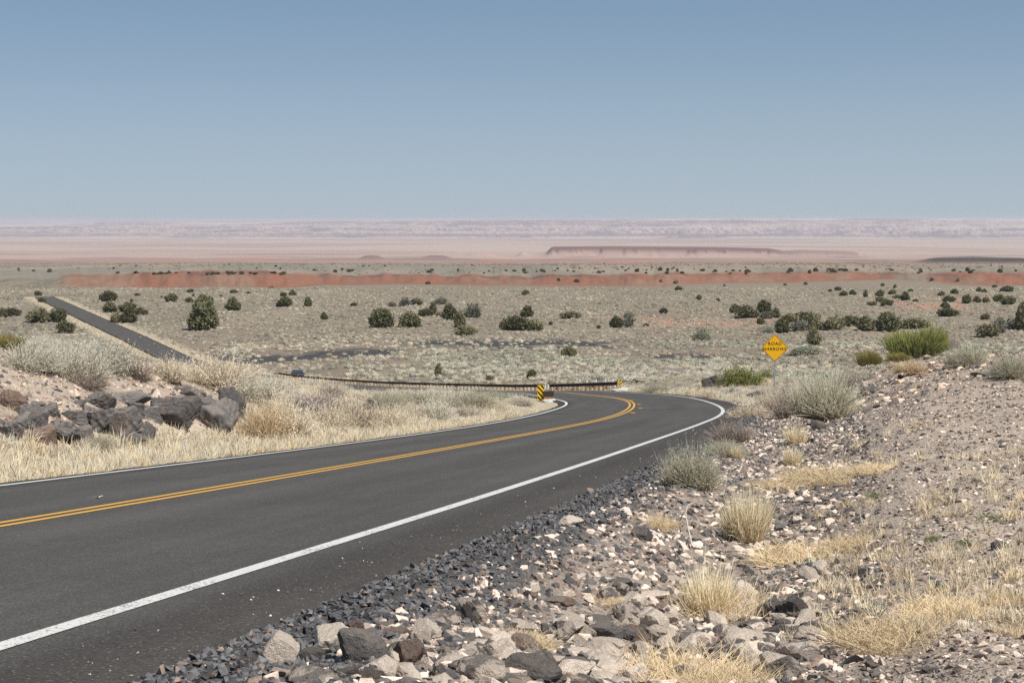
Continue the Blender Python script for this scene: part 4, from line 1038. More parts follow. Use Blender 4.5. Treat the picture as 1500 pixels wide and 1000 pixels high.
scatter('rubble', T_ST1, np.stack([X, Y, ground(X, Y)], -1), S, stone_cols(len(X), rng, .45, .3), M_ST, tilt=.3, rng=rng)
# dark chip gravel along the edge of the asphalt
X, Y, p = rub_sites(12000, 4.2, 60, -.20, .75, 23, 1.15); ok_ = p - edge_r(Y) < np.interp(Y, [5, 9], [.80, .45]) * (.45 + .7 * rng.random(len(Y))); X, Y, p = X[ok_], Y[ok_], p[ok_]; S = .009 + .016 * rng.random(len(X)) ** 1.5 + .0003 * Y
keep = fbm(X * 1.3, Y * 1.3, 3) * 1.4 + .2 > (p - edge_r(Y)) * .75
X, Y, S = X[keep], Y[keep], S[keep]; c_ = np.where(rng.random((len(X), 1)) < .9, [[.125, .125, .13]], [[.24, .18, .15]]) * (1 + .22 * rng.normal(size=(len(X), 1)))
scatter('chip_gravel', T_ST1, np.stack([X, Y, np.where(p[keep] < edge_r(Y) + .03, road_p(X, Y)[1], ground(X, Y)) + .2 * S], -1), S, np.abs(c_), M_ST, tilt=.5, rng=rng)
# crumbs strewn over the black shoulder
X, Y, p = rub_sites(900, 4.5, 45, -.95, -.03, 24, .6); S = .003 + .006 * rng.random(len(X)) ** 2
scatter('loose_grit', T_ST1, road_point(Y, p, .004), S, stone_cols(len(X), rng, .35, .3), M_ST, tilt=.3, rng=rng)
# stones of the right bank and the left bank
def bank(n, y0, y1, a0, a1, seed, dens=None):
    r = np.random.default_rng(seed); Y = np.exp(math.log(y0) + math.log(y1 / y0) * r.random(n)); A = a0 + (a1 - a0) * r.random(n); X = (A - 750) / F * Y
    p, _, _, _ = road_p(X, Y); return X, Y, p, A
X, Y, p, A = bank(26000, 5.0, 44, 700, 1640, 31); k = p > edge_r(Y) + 1.5; X, Y = X[k], Y[k]
S = .006 + .026 * rng.random(len(X)) ** 4.5 + .0008 * Y
scatter('bank_gravel', T_ST1, np.stack([X, Y, ground(X, Y)], -1), S, stone_cols(len(X), rng, .27, .33), M_ST, tilt=.3, rng=rng)
X, Y, p, A = bank(24000, 14, 46, -500, 420, 32); k = p < edge_l(Y) - 1.6; X, Y = X[k], Y[k]
S = .02 + .075 * rng.random(len(X)) ** 4
X2, Y2, p2, A2 = bank(1300, 28, 41, 1250, 1640, 33); k = fbm(X2 / 1.2, Y2 / 2.5, 3) > .47; X = np.concatenate([X, X2[k]]); Y = np.concatenate([Y, Y2[k]]); S = np.concatenate([S, .03 + .10 * rng.random(k.sum()) ** 3])
scatter('scree', T_ST2, np.stack([X, Y, ground(X, Y)], -1), S, stone_cols(len(X), rng, .36, .36) * [1.02, .95, .92], M_ST, tilt=.3, rng=rng)
# ------------------------------------------------------------------ near shrubs and grasses
SH = {
 'pale': [shrub(500 + k, 1500, 4, (.42, .35, .27), (.68, .63, .51), (.70, .66, .54), wst=.013, lsz=.036) for k in range(4)],
 'straw': [shrub(510 + k, 900, 4, (.48, .39, .28), (.74, .64, .49), (.72, .62, .47), wst=.016, lsz=.045) for k in range(4)],
 'dead': [shrub(520 + k, 800, 1, (.26, .20, .16), (.46, .38, .32), (.46, .38, .32), wst=.014, lsz=.035) for k in range(3)],
 'sage': [shrub(530 + k, 1700, 4, (.46, .34, .23), (.48, .46, .35), (.47, .47, .355), wst=.012, lsz=.030, upr=.1) for k in range(4)],
 'green': [shrub(540 + k, 420, 8, (.18, .16, .08), (.235, .23, .085), (.20, .21, .07), wst=.014, lsz=.07) for k in range(2)],
 'orange': [shrub(550, 800, 3, (.48, .35, .21), (.66, .51, .32), (.64, .50, .32), wst=.013, lsz=.04)],
 'broom': [broom(560 + k) for k in range(2)],
 'brass': [broom(565, 700, (.20, .165, .045), (.33, .28, .085))],
}
SHM = {k: [mat_mesh(k + '_shrub', g) for g in v] for k, v in SH.items()}
def bush(px, by, w, h, kd, label, group=None, name='shrub', cat='shrub'):
    p = hit(px, by)[0]; W = w * p[1] / F; H = h * p[1] / F; p[2] = ground(p[0], p[1]) - .04 * H
    o = link(name, random.choice(SHM[kd]), M_PLANT, loc=p); kw, kh = (.54, 1.0) if kd in ('broom', 'brass') else (.95, 1.85)
    o.scale = (W * kw, W * kw * random.uniform(.85, 1.1), H * kh); o.rotation_euler = (0, .22 if w > 98 and px > 1000 else 0, random.random() * 6.28 if px < 1000 else random.random())
    return tag(o, label, cat, group)
N = [
 (15,513,44,26,'brass','brassy yellow green brush at the left picture edge behind the grey brush'),
 (42,541,90,46,'pale','pale grey brush at the far left end of the bank crest'),
 (105,556,84,58,'pale','pale grey brush second along the bank crest, lowest in front'),
 (70,520,70,34,'pale','pale brush behind the two frontmost ones on the left crest'),
 (158,545,104,56,'pale','fullest silvery brush on the crest, left of the distant road end'),
 (200,556,56,48,'dead','thin brownish brush at the right side of the silvery one'),
 (128,568,60,30,'dead','dark twiggy brush on the slope under the pale ones'),
 (245,555,60,34,'straw','straw coloured brush in the dip under the distant road end'),
 (325,565,106,50,'straw','wide straw grey brush on the crest just right of the distant road end'),
 (365,584,70,40,'pale','pale brush leaning over the right end of the rocky bank'),
 (400,572,60,22,'pale','pale brush below the distant dark car'),
 (290,560,50,28,'straw','low straw brush between the dip and the wide straw grey one'),
 (377,640,76,64,'orange','golden dry shrub hugging the right side of the largest lava slab'),
 (418,640,84,66,'straw','tall straw grey shrub right of the golden one'),
 (440,606,80,40,'dead','brown grey twig tangle on top of the lava mound'),
 (487,635,64,52,'straw','straw shrub in front of the low dark lava hump'),
 (147,660,50,26,'sage','greenish tuft below the wide grooved boulder at the road'),
 (510,630,74,56,'straw','beige pink shrub halfway along the infield verge'),
 (480,578,60,20,'dead','thin grey shrub behind the lava mound under the guardrail'),
 (567,603,56,32,'sage','grey green shrub behind the small dark knob of lava'),
 (610,594,74,28,'sage','grey green shrub in the back row of the infield, left part'),
 (560,625,70,36,'straw','pale straw shrub in front of the grey green back row'),
 (640,620,68,40,'pale','pale shrub in the middle of the infield front row'),
 (650,590,60,24,'pale','pale low shrub in the back row between two grey green ones'),
 (690,595,84,30,'sage','broad grey green shrub in the middle of the infield back row'),
 (690,614,44,24,'dead','small grey brown bush in the right half of the infield front row'),
 (600,612,50,26,'straw','straw shrub low between the grey green left shrub and the pale middle one'),
 (732,606,38,18,'straw','straw shrub near the narrow right end of the infield'),
 (730,588,50,18,'sage','grey green shrub second from the striped marker'),
 (762,594,36,18,'pale','pale shrub right beside the near striped marker'),
 (715,600,40,22,'pale','small pale shrub behind the grey brown bush'),
 (1213,614,100,80,'sage','largest silvery green sage bush, leaning out from the right bank'),
 (1158,610,62,62,'dead','dark grey green straggly shrub left of the largest sage bush'),
 (1240,570,60,34,'dead','thin grey twigs rising behind the largest sage bush'),
 (1082,648,56,42,'dead','pinkish dead shrub at the edge of the shoulder in the curve'),
 (1066,668,64,28,'sage','low green sage between the dead shrub and the round one below'),
 (1019,714,86,66,'sage','round sage bush with orange dry base beside the shoulder'),
 (960,575,40,14,'sage','grey green brush just right of the far striped marker'),
 (1095,612,44,24,'straw','straw clump at the outside of the curve'),
 (1130,600,50,34,'straw','straw grey shrub in front of the sign post'),
 (1040,582,36,14,'straw','straw clump on the low ledge outside the curve'),
 (1091,563,52,30,'green','yellow green shrub left of the road sign post'),
 (1122,557,16,18,'green','little yellow green shoot touching the road sign post'),
 (1340,525,84,50,'broom','tall bright green broom bush on the crest of the right bank'),
 (1368,519,40,38,'broom','darker right shoulder of the green broom on the right bank'),
 (1273,537,40,26,'brass','brassy low brush left of the dark outcrop'),
 (1316,529,40,14,'brass','small brassy brush at the foot of the tall green broom'),
 (1392,512,36,26,'dead','bare grey twigs between the green broom and the sage'),
 (1417,535,56,34,'sage','silvery round sage on the right bank crest, nearer the broom'),
 (1482,552,64,40,'sage','silvery sage on the right bank crest cut by the picture edge'),
 (1345,545,60,20,'orange','low orange dry shrub below the green broom'),
]
for r in N: bush(*r)
G_ST = [grass(600 + k, 620, 1.0, .34, (.74, .59, .37), (.94, .81, .57), .017, .24) for k in range(4)]
G_MAT = [grass(610 + k, 1700, .50, .9, (.70, .54, .33), (.90, .73, .49), .011, 1.5) for k in range(4)]
G_GRN = [grass(620 + k, 160, .55, .5, (.16, .19, .08), (.25, .28, .13), .02, .6) for k in range(2)]
GM = {'tall': [mat_mesh('grass_tuft', g) for g in G_ST], 'mat': [mat_mesh('grass_patch', g) for g in G_MAT], 'green': [mat_mesh('green_tuft', g) for g in G_GRN]}
def tuft(px, by, w, h, kd, label):
    p = hit(px, by)[0]; W = w * p[1] / F; H = h * p[1] / F; p[2] = ground(p[0], p[1]) - .02 * H
    sx, sz = {'tall': (1.0, 1.2), 'mat': (.60, 2.0), 'green': (.9, 1.8)}[kd]
    o = link('grass_tuft', random.choice(GM[kd]), M_PLANT, loc=p); o.scale = (W * sx, W * sx, H * sz); o.rotation_euler = (0, 0, random.random() * 6.28)
    tag(o, label, 'grass tuft')
for r in [
 (1094,793,66,88,'tall','tallest blond grass tuft, standing between rubble and gravel bank'),
 (1076,790,40,66,'tall','blond grass tuft leaning against the left of the tallest one'),
 (1112,775,40,60,'tall','short blond grass tuft at the right of the tallest one'),
 (1166,650,36,32,'tall','upper of two stacked blond tufts below the big sage bush'),
 (1160,682,32,32,'tall','lower of two stacked blond tufts below the big sage bush'),
 (1077,672,18,24,'tall','little blond tuft beside the low green sage at the curve'),
 (1215,700,130,30,'mat','straggling straw patch below the stacked blond tufts'),
 (1150,715,90,26,'mat','straw patch left of the straggling one'),
 (1190,820,170,44,'mat','wide straw patch in the middle of the gravel bank'),
 (1262,800,90,30,'mat','straw patch touching the wide middle one on its upper side'),
 (1060,898,150,86,'mat','dense straw patch right of the rubble'),
 (1040,900,70,84,'tall','blond tuft rising out of the dense straw patch'),
 (1320,938,190,62,'mat','thick straw patch near the bottom of the gravel bank'),
 (1400,900,150,50,'mat','straw patch up and right of the thick bottom one'),
 (1000,1000,230,84,'mat','big straw patch cut by the bottom edge of the picture'),
 (1080,1010,160,50,'mat','straw patch at the bottom edge, right of the big one'),
 (750,945,112,40,'mat','straw patch in a hollow of the rubble'),
 (960,770,60,34,'mat','rusty straw patch at the upper end of the rubble'),
 (880,880,60,20,'mat','thin straw wisps among the rubble stones'),
 (1290,690,80,24,'mat','faint straw patch high on the gravel bank'),
 (1480,880,70,26,'mat','straw patch at the right picture edge'),
 (1480,930,60,20,'mat','thin straw patch below the one at the right edge'),
 (1420,797,42,13,'green','green sprig patch on the gravel bank near the right edge'),
 (1368,790,26,14,'green','green sprigs left of the patch near the right edge'),
 (1385,862,18,18,'green','green sprigs at the top of the thick straw patch'),
 (1285,728,40,12,'green','faint green sprigs in the middle of the gravel bank'),
 (1455,760,50,14,'green','thin green sprigs high near the right edge')]: tuft(*r)
# dry grass verges as one growth
T_G = [grass(630 + k, 34, 1.0, .30, (.62, .51, .35), (.86, .76, .58), .05, .4, 2) for k in range(6)]
def verge(n, y0, y1, lo, hi, side, seed, pw=1.0):
    r = np.random.default_rng(seed); Y = np.exp(math.log(y0) + math.log(y1 / y0) * r.random(n)); u = lo + (hi - lo) * r.random(n) ** pw
    p = edge_l(Y) - u if side < 0 else edge_r(Y) + u; q = road_point(Y, p); return q[:, 0], q[:, 1], u
Ps, Ss, Tn = [], [], []
def addg(X, Y, S, tint): Ps.append(np.stack([X, Y, ground(X, Y) - .02], -1)); Ss.append(S); Tn.append(tint)
X, Y, u = verge(5600, 9, 120, .36, 2.7, -1, 41, 1.25); addg(X, Y, (.13 + .22 * rng.random(len(X))) * np.clip(.45 + u, .5, 1.2) * (1 - .68 * smooth(66, 84, Y)), tints(len(X), rng, .05, .1))
X, Y, u = verge(3000, 34, 115, 1.5, 12, -1, 42); k = ((X / Y * F + 750) > 330) & ((X / Y * F + 750) < 760); addg(X[k], Y[k], (.18 + .25 * rng.random(k.sum())), tints(k.sum(), rng, .05, .1) * [[.95, .95, .97]])
X, Y, p, A = bank(2600, 14, 46, -700, 420, 43); k = (p < edge_l(Y) - 1.5) & (rng.random(len(X)) < .7); addg(X[k], Y[k], .10 + .12 * rng.random(k.sum()), tints(k.sum(), rng))
X, Y, p, A = bank(5200, 5.5, 60, 880, 1600, 44); k = (p > edge_r(Y) + 1.8) & (fbm(X / 1.6, Y / 3, 3) > .5); addg(X[k], Y[k], .05 + .10 * rng.random(k.sum()), tints(k.sum(), rng) * [[1.0, .95, .9]])
X, Y, u = verge(1500, 55, 300, .5, 5, 1, 45); addg(X, Y, .15 + .25 * rng.random(len(X)), tints(len(X), rng))
X, Y, p, A = bank(2200, 60, 150, 900, 1300, 46); k = (p > edge_r(Y) + 1.0); addg(X[k], Y[k], .18 + .30 * rng.random(k.sum()), tints(k.sum(), rng, .1) * [[.9, .92, .9]])
X, Y, u = verge(2600, 330, 715, .2, 4.5, -1, 47); addg(X, Y, .3 + .3 * rng.random(len(X)), tints(len(X), rng))
X, Y, u = verge(2600, 330, 715, .2, 4.5, 1, 48); addg(X, Y, .3 + .3 * rng.random(len(X)), tints(len(X), rng))
scatter('dry_grass', T_G, np.concatenate(Ps), np.concatenate(Ss), np.concatenate(Tn), M_PLANT, rng=rng)
T_BR = [shrub(640 + k, 140, 5, (.36, .30, .22), (.60, .54, .43), (.62, .58, .46), wst=.022, lsz=.085, lobes=3) for k in range(5)]
# low brush filling the ground between the named shrubs, around the curve and beyond the banks
X, Y, p, A = bank(3600, 50, 150, 880, 1500, 51); k = (p > edge_r(Y) + 2.2) & (rng.random(len(X)) < .6)
X2, Y2, p2, A2 = bank(2600, 40, 150, 330, 800, 52); k2 = (p2 < edge_l(Y2) - 3.0) & (rng.random(len(X2)) < .5) & (A2 < 750)
X3, Y3, p3, A3 = bank(1500, 26, 80, -700, 330, 53); k3 = (p3 < edge_l(Y3) - 6.5)
X = np.concatenate([X[k], X2[k2], X3[k3]]); Y = np.concatenate([Y[k], Y2[k2], Y3[k3]]); S = np.where(X < 2 + 0 * Y, .5, 1.0) * (.30 + .5 * rng.random(len(X)) ** 1.5)
scatter('low_brush', T_BR, np.stack([X, Y, ground(X, Y) - .05], -1), S, tints(len(X), rng), M_PLANT, rng=rng)
# ------------------------------------------------------------------ built things
def flat_mat(name, rgb, rough=.6, spec=.3, metal=0.0, nscale=8, var=.12, bump_=.1):
    t = NT(name); v = t.objco(); n = t.noise(v, nscale, 5, .65)
    c = t.mix(1.0, (*rgb, 1), t.gray(t.rng(n, .25, .75, 1 - var, 1 + var)), 'MULTIPLY')
    t.bsdf(c, rough, spec, t.bump(n, bump_, .01), metal); return t.m
M_STEEL = flat_mat('galvanized_steel', (.36, .38, .40), .5, .5, .4)
M_RUST = flat_mat('weathered_steel', (.055, .040, .034), .8, .2, 0, 3, .35, .3)
M_POST = flat_mat('weathered_timber', (.40, .30, .20), .9, .1, 0, 6, .35, .4)
M_POST2 = flat_mat('stained_timber', (.30, .17, .095), .9, .1, 0, 6, .35, .4)
M_CONC = flat_mat('pale_concrete', (.50, .49, .46), .9, .1, 0, 5, .15, .3)
M_YSIGN = flat_mat('sign_yellow', (.95, .50, .008), .45, .4, 0, 3, .04, .02)
M_YMARK = flat_mat('marker_yellow', (.92, .58, .015), .45, .4, 0, 3, .04, .02)
M_BLK = flat_mat('sign_black', (.018, .016, .015), .5, .3, 0, 3, .1, .02)
M_WHT = flat_mat('white_plastic', (.82, .82, .80), .5, .4, 0, 3, .04, .02)
M_BACK = flat_mat('sign_back', (.42, .43, .44), .5, .5, .5)
def bm_obj(name, fn, mat, parent=None, bevel=0.0, loc=None):
    bm = bmesh.new(); fn(bm)
    if bevel: bmesh.ops.bevel(bm, geom=bm.edges[:], offset=bevel, segments=2, affect='EDGES', profile=.7)
    me = bpy.data.meshes.new(name); bm.to_mesh(me); bm.free()
    return link(name, me, mat, parent, loc)
def bx(bm, x0, x1, y0, y1, z0, z1):
    vs = [bm.verts.new((x, y, z)) for z in (z0, z1) for y in (y0, y1) for x in (x0, x1)]
    for f in ((0, 2, 3, 1), (4, 5, 7, 6), (0, 1, 5, 4), (1, 3, 7, 5), (3, 2, 6, 7), (2, 0, 4, 6)): bm.faces.new([vs[i] for i in f])
def prism(bm, pts, y0, y1):
    a = [bm.verts.new((x, y0, z)) for x, z in pts]; b = [bm.verts.new((x, y1, z)) for x, z in pts]; n = len(pts)
    bm.faces.new(a); bm.faces.new(b[::-1])
    for i in range(n): bm.faces.new((a[i], b[i], b[(i+1) % n], a[(i+1) % n]))
def cyl(bm, p, r, d, axis='y', n=10):
    M = Matrix.Rotation(math.pi / 2, 4, 'X') if axis == 'y' else (Matrix.Rotation(math.pi / 2, 4, 'Y') if axis == 'x' else Matrix())
    bmesh.ops.create_cone(bm, cap_ends=True, segments=n, radius1=r, radius2=r, depth=d, matrix=Matrix.Translation(p) @ M)
# ---- road sign
sp = un(1135, 509.5, 77.5); gz = float(ground(sp[0], sp[1])); diag = 40.5 / F * 77.5
e = empty('road_sign', (sp[0], sp[1], gz)); tag(e, 'yellow diamond warning sign reading ROAD NARROWS on a steel post', 'road sign')
e.rotation_euler = (0, 0, -.10); hz = sp[2] - gz; hd = diag / 2
def rdiamond(r, cr, n=5):
    pts = []
    for k in range(4):
        a = k * math.pi / 2; c = (math.cos(a) * (r - cr * 1.414), math.sin(a) * (r - cr * 1.414))
        for q in range(n + 1):
            b = a - math.pi / 4 + (math.pi / 2) * q / n; pts.append((c[0] + cr * math.cos(b), c[1] + cr * math.sin(b)))
    return pts
def f(bm):
    prism(bm, [(x, z + hz) for x, z in rdiamond(hd, .04)], -.004, 0)
bm_obj('panel', f, M_YSIGN, e)
def f(bm):
    o, i = rdiamond(hd - .02, .035), rdiamond(hd - .042, .03)
    a = [bm.verts.new((x, -.0075, z + hz)) for x, z in o]; b = [bm.verts.new((x, -.0075, z + hz)) for x, z in i]; n = len(a)
    for k in range(n): bm.faces.new((a[k], a[(k+1) % n], b[(k+1) % n], b[k]))
bm_obj('border', f, M_BLK, e)
def text(body, size, x, y, z, mat, parent, bold=.0):
    cu = bpy.data.curves.new('lettering', 'FONT'); cu.body = body; cu.size = size; cu.align_x = 'CENTER'; cu.align_y = 'CENTER'; cu.extrude = .001; cu.offset = bold; cu.space_character = 1.12
    o = bpy.data.objects.new('tmp', cu); C.objects.link(o); bpy.context.view_layer.update()
    me = bpy.data.meshes.new_from_object(o.evaluated_get(bpy.context.evaluated_depsgraph_get())); bpy.data.objects.remove(o)
    me.name = 'lettering'; r = link('lettering', me, mat, parent, (x, y, z)); r.rotation_euler = (math.pi / 2, 0, 0); return r
text('ROAD', .215, 0, -.0085, hz + .20, M_BLK, e, .002)
text('NARROWS', .205, 0, -.0085, hz - .055, M_BLK, e, .002)
def f(bm):
    bx(bm, -.032, .032, .004, .055, -.4, hz + hd - .12)
bm_obj('post', f, M_STEEL, e, .004)
for dz in (.38, -.38):
    bm_obj('bolt', lambda bm: cyl(bm, Vector((0, -.009, hz + dz)), .013, .01), M_STEEL, e)
# ---- striped object markers
def marker(px, bpy_, tpy, Y, w, lean, label, rz=0.0):
    b = un(px, bpy_, Y); t_ = un(px, tpy, Y); gz = float(ground(b[0], b[1])); H = t_[2] - b[2]; lo = b[2] - gz
    e = empty('object_marker', (b[0], b[1], gz), rz); tag(e, label, 'object marker')
    bm_obj('panel', lambda bm: bx(bm, -w/2, w/2, -.004, 0, lo, lo + H), M_YMARK, e)
    def f(bm):
        n = 3; step = H / n * 1.0; th = step * .48; sl_ = w * 1.05
        for k in range(-2, n + 1):
            z0 = k * step + .1 * step
            poly = [(-w/2 + .015, z0), (-w/2 + .015, z0 + th), (w/2 - .015, z0 + th + sl_), (w/2 - .015, z0 + sl_)]
            if lean < 0: poly = [(-x, z) for x, z in poly]
            for zc, up in ((.015, True), (H - .015, False)):
                outp = []
                for i in range(len(poly)):
                    (x1, z1), (x2, z2) = poly[i], poly[(i+1) % len(poly)]
                    in1 = (z1 >= zc) == up or z1 == zc; in2 = (z2 >= zc) == up or z2 == zc
                    if in1: outp.append((x1, z1))
                    if in1 != in2: s = (zc - z1) / (z2 - z1); outp.append((x1 + s * (x2 - x1), zc))
                poly = outp
                if len(poly) < 3: break
            if len(poly) >= 3:
                fc = bm.faces.new([bm.verts.new((x, -.007, z + lo)) for x, z in poly])
    bm_obj('stripes', f, M_BLK, e)
    bm_obj('post', lambda bm: bx(bm, -.035, .035, .004, .06, -.4, lo + H - .05), M_STEEL, e, .004)
    return e
marker(792.3, 586.5, 564, 109, .46, -1, 'black and yellow striped marker panel nearest the road, at the infield tip')
marker(906.7, 569.6, 555.2, 151, .47, 1, 'black and yellow striped marker panel at the right end of the long guardrail')
# ---- guardrails
def wbeam(name, path, parent, drop=0.0, hgt=.31):
    """W profile steel beam swept along a path of top points"""
    prof = [(0, 0), (.055, -.03), (.085, -.07), (.085, -.10), (.01, -.14), (.01, -.17), (.085, -.21), (.085, -.24), (.055, -.28), (0, -.31)]
    prof = prof + [(x - .012, z) for x, z in prof[::-1]]; k = hgt / .31
    P = np.asarray(path); d = np.gradient(P[:, :2], axis=0); d /= np.linalg.norm(d, axis=1)[:, None]; nrm = np.stack([-d[:, 1], d[:, 0]], 1)
    V = np.concatenate([[[p[0] + n[0] * x, p[1] + n[1] * x, p[2] + z * k - drop] for x, z in prof] for p, n in zip(P, nrm)]); m = len(prof); n_ = len(P)
    i = np.arange(n_)[:-1, None] * m; j = np.arange(m)[None]; j2 = (j + 1) % m
    Fq = np.stack([i + j, i + m + j, i + m + j2, i + j2], -1).reshape(-1, 4)
    return link(name, mesh_np(name, V, Fq, smooth_=False), M_RUST, parent)
def rail(path, label, nposts, refl, post_h=.80, big_end=False):
    P = np.asarray(path); s = np.concatenate([[0], np.cumsum(np.linalg.norm(np.diff(P, axis=0), axis=1))])
    e = empty('guardrail', P[0] - [0, 0, post_h]); tag(e, label, 'guardrail'); bpy.context.view_layer.update()
    off = Matrix.Translation(-Vector(P[0] - [0, 0, post_h]))
    def loc(o): o.matrix_parent_inverse = off; return o
    fine = np.stack([np.interp(np.arange(0, s[-1], 1.5), s, P[:, k]) for k in range(3)], 1)
    loc(wbeam('rail', fine, e, 0.0, .34))
    me = [mesh_np('post', *box_np(-.10, .10, -.10, .10, -.95, .02), smooth_=False) for _ in range(2)]
    me[0].materials.append(M_POST); me[1].materials.append(M_POST2)
    for k in range(nposts):
        t_ = .5 + k * (s[-1] - 1.0) / max(nposts - 1, 1); q = [np.interp(t_, s, P[:, j]) for j in range(3)]; q2 = [np.interp(t_ + .5, s, P[:, j]) for j in range(3)]
        a = math.atan2(q2[0] - q[0], q2[1] - q[1])
        o = bpy.data.objects.new('post', me[0] if random.random() < .62 else me[1]); C.objects.link(o); o.parent = e
        o.location = Vector(q) - Vector(P[0]) + Vector((0, 0, post_h)); o.location.x += .10 * math.cos(a) + .02; o.location.y -= .1 * math.sin(a)
        o.rotation_euler = (0, 0, -a); o.scale = (random.uniform(.85, 1.15), random.uniform(.9, 1.1), random.uniform(.96, 1.0))
    for px, py, Y in refl:
        q = un(px, py, Y); o = link('reflector', mesh_np('reflector', *box_np(-.06, .06, -.02, .02, -.16, .14), smooth_=False), M_WHT, e)
        o.location = Vector(q) - Vector(P[0]) + Vector((0, 0, post_h))
    return e
RP = np.array([un(*r) for r in RAILPX])
rail(RP, 'long timber posted guardrail running left along the far side of the road', 98, [(860, 557.9, 163), (873.3, 557.3, 158.5), (887.3, 556.9, 154.5), (898.3, 556.7, 151.8)])
yy = np.arange(110, 119, 2.0); NR = road_point(yy, -4.2 + 0 * yy, .64)
rail(NR, 'guardrail on the infield side of the road, its blunt end behind the near striped marker', 4, [], .64)
eb = road_point(109.2, -4.1, .0)
e = empty('rail_end_block', eb); tag(e, 'squat timber end block with dark steel cap beside the near striped marker', 'guardrail end')
def f(bm): bx(bm, -.36, .26, -.22, .24, -.35, .33)
bm_obj('block', f, M_POST2, e, .03)
def f(bm): bx(bm, -.40, .30, -.26, .30, .333, .64)
bm_obj('cap', f, M_RUST, e, .03)
for px in (799.2, 803.2):
    q = un(px, 566.2, 109.3)
    e2 = empty('delineator', (q[0], q[1], q[2] - .15)); tag(e2, 'white reflector post standing on the rail end block, ' + ('next to the striped panel' if px < 801 else 'farther from the striped panel'), 'delineator')
    bm_obj('reflector', lambda bm: bx(bm, -.055, .055, -.012, .012, 0, .30), M_WHT, e2, .004)
    bm_obj('post', lambda bm: bx(bm, -.02, .02, .013, .04, -.22, .24), M_STEEL, e2)
def pad(px, py, Y, w, d, label):
    q = un(px, py, Y); o = link('concrete_pad', None)
    bpy.data.objects.remove(o)
    bm = bmesh.new(); r = random.Random(px); pts = []
    for k in range(14):
        a = k / 14 * 6.283; pts.append((w * math.cos(a) * r.uniform(.75, 1.1), d * math.sin(a) * r.uniform(.75, 1.1)))
    lo = [bm.verts.new((x, y, -.3)) for x, y in pts]; hi = [bm.verts.new((x * .96, y * .96, .10 + r.uniform(-.02, .03))) for x, y in pts]
    bm.faces.new(hi); bm.faces.new(lo[::-1])
    for k in range(14): bm.faces.new((lo[k], lo[(k+1) % 14], hi[(k+1) % 14], hi[k]))
    me = bpy.data.meshes.new('concrete_pad'); bm.to_mesh(me); bm.free()
    gz = float(ground(q[0], q[1])); tag(link('concrete_pad', me, M_CONC, None, (q[0], q[1], gz + .02)), label, 'concrete pad')
pad(804.5, 589.0, 108.3, .42, 1.6, 'broken pale concrete pad around the foot of the rail end block')
pad(913, 572.2, 149.5, 1.1, 2.6, 'pale concrete apron at the foot of the far striped marker')
# ---- yellow pavement tabs outside the centre line
for px, py, lb in ((926.5, 604.6, 'nearest of the four yellow lane tabs beside the bend of the centre lines'), (937.5, 597.6, 'second nearest yellow lane tab beside the bend of the centre lines'), (935.5, 592, 'third yellow lane tab beside the bend of the centre lines'), (925, 586.2, 'farthest of the four yellow lane tabs beside the bend of the centre lines')):
    Yt = 90.0
    for _ in range(30):
        q = un(px, py, Yt); pp, rz_, _, _ = road_p(np.array([q[0]]), np.array([q[1]])); Yt *= (rz_[0] + .02) / q[2] if q[2] < 0 else 1
    q = un(px, py, Yt)
    o = bm_obj('pavement_tab', lambda bm: bx(bm, -.085, .085, -.16, .16, -.014, .016), M_YEL, None, .006, (q[0], q[1], q[2])); o.rotation_euler = (-.097, .05, 0); tag(o, lb, 'pavement tab')
# ---- distant car coming up the road
M_PAINT = flat_mat('car_paint', (.045, .055, .075), .3, .6, .3, 3, .05, 0); M_GLASS = flat_mat('car_glass', (.03, .04, .05), .08, .8, 0, 3, .02, 0)
M_TYRE = flat_mat('tyre_rubber', (.02, .02, .02), .9, .1); M_CHROME = flat_mat('bright_trim', (.75, .75, .75), .3, .6, .6, 3, .05, 0)
Yc = 331.0; cq = road_point(np.array([Yc]), np.array([-1.6]))[0]
pxc = 750 + F * cq[0] / Yc; th = float(np.interp(Yc, RY, RTH))
e = empty('car', cq, -th + math.pi); tag(e, 'dark blue car coming up the distant road behind the grey brush', 'car')
e.location = un(437, 553.5, 326)
def f(bm):
    side = [(-2.2, .45), (-2.2, .85), (-2.05, .98), (-1.2, 1.02), (-.55, 1.55), (1.35, 1.58), (2.0, 1.1), (2.2, .98), (2.2, .45), (1.9, .32), (-1.9, .32)]
    secs = []
    for x, k in ((-.90, .93), (-.84, 1), (.84, 1), (.90, .93)):
        secs.append([bm.verts.new((x * (1 if z < 1.1 else .84), -y * (k if z < 1.1 else 1), .35 + (z - .35) * (.985 if abs(x) > .86 else 1))) for y, z in side])
    n = len(side)
    for a, b in zip(secs[:-1], secs[1:]):
        for i in range(n): bm.faces.new((a[i], a[(i+1) % n], b[(i+1) % n], b[i]))
    bm.faces.new(secs[0][::-1]); bm.faces.new(secs[-1])
    bmesh.ops.recalc_face_normals(bm, faces=bm.faces)
bm_obj('body', f, M_PAINT, e)
def quad(bm, pts): bm.faces.new([bm.verts.new(p) for p in pts])
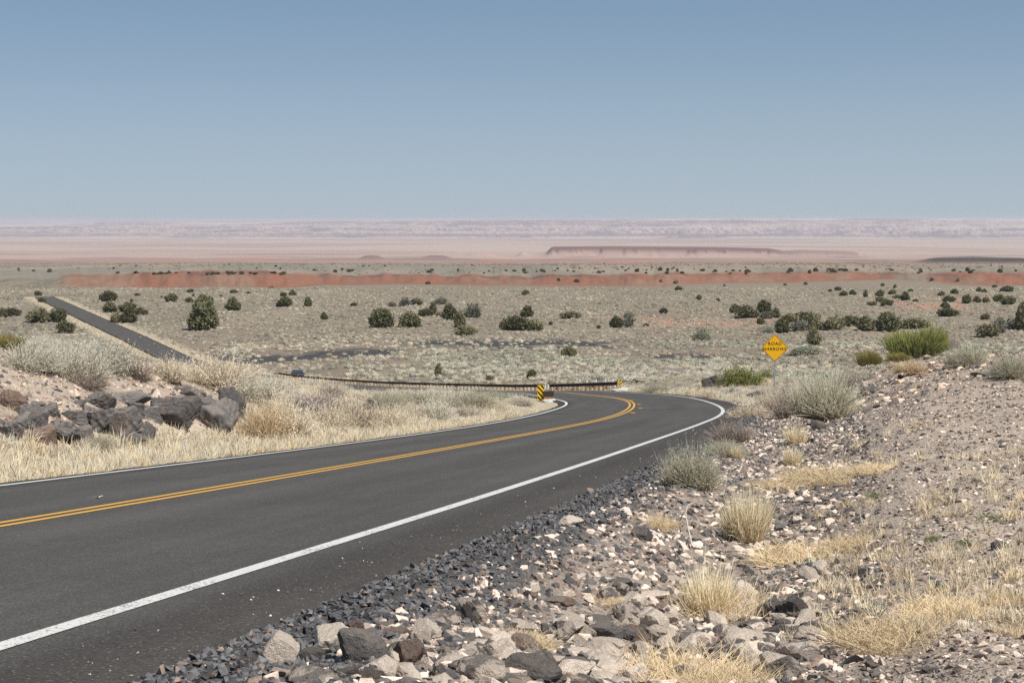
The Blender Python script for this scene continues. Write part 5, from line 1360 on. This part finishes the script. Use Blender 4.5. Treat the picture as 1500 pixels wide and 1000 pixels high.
# the car's nose points to -side y, i.e. local +y is the front
bm_obj('windshield', lambda bm: quad(bm, [(-.70, 1.20, 1.075), (.70, 1.20, 1.075), (.60, .62, 1.53), (-.60, .62, 1.53)]), M_GLASS, e)
for sx in (-1, 1):
    bm_obj('side_window', lambda bm: quad(bm, [(sx * .80, .9, 1.12), (sx * .80, -1.7, 1.12), (sx * .765, -1.3, 1.5), (sx * .765, .5, 1.5)]), M_GLASS, e)
    bm_obj('headlight', lambda bm: bx(bm, sx * .68 - .16, sx * .68 + .16, 2.15, 2.215, .70, .86), M_CHROME, e, .02)
    for y in (1.35, -1.35):
        bm_obj('wheel', lambda bm: cyl(bm, Vector((sx * .80, y, .33)), .33, .22, 'x', 20), M_TYRE, e, .02)
bm_obj('bumper', lambda bm: bx(bm, -.8, .8, 2.16, 2.24, .42, .60), M_CHROME, e, .02)
# ---- white dead branch and a twig on the asphalt
M_WOOD = flat_mat('bleached_wood', (.52, .47, .40), .9, .1, 0, 20, .2, .3)
def branch(name, pts, r0, r1, label, cat):
    P = np.array(pts); V = []; n = len(P); o0 = P[0].copy()
    for k in range(n):
        d = P[min(k+1, n-1)] - P[max(k-1, 0)]; d /= np.linalg.norm(d); u = np.cross(d, [.2, .3, .9]); u /= np.linalg.norm(u); w_ = np.cross(d, u); r = r0 + (r1 - r0) * k / (n - 1)
        for q in range(6): V.append(P[k] - o0 + (u * math.cos(q * 1.047) + w_ * math.sin(q * 1.047)) * r)
    Fq = [(k*6+q, k*6+(q+1) % 6, k*6+6+(q+1) % 6, k*6+6+q) for k in range(n-1) for q in range(6)]
    tag(link(name, mesh_np(name, V, Fq), M_WOOD, None, o0), label, cat)
def gp(px, py, lift): q = hit(px, py)[0]; q[2] += lift; return q
branch('dead_branch', [gp(1014, 806, .03), gp(1008, 790, .09), gp(1004, 772, .12), gp(1008, 756, .10), gp(1018, 744, .05)], .008, .003, 'thin bleached dead branch lying on the rubble beside the blond grass', 'branch')
def rp(px, py):
    Yt = 20.0
    for _ in range(40):
        q = un(px, py, Yt); pp, rz_, _, _ = road_p(np.array([q[0]]), np.array([q[1]])); Yt *= (rz_[0] + .012) / q[2]
    return un(px, py, Yt)
branch('twig', [rp(137, 728), rp(141, 727.5), rp(144, 728.3), rp(147, 727), rp(150, 726)], .010, .006, 'pale twig lying on the asphalt left of the yellow lines', 'twig')
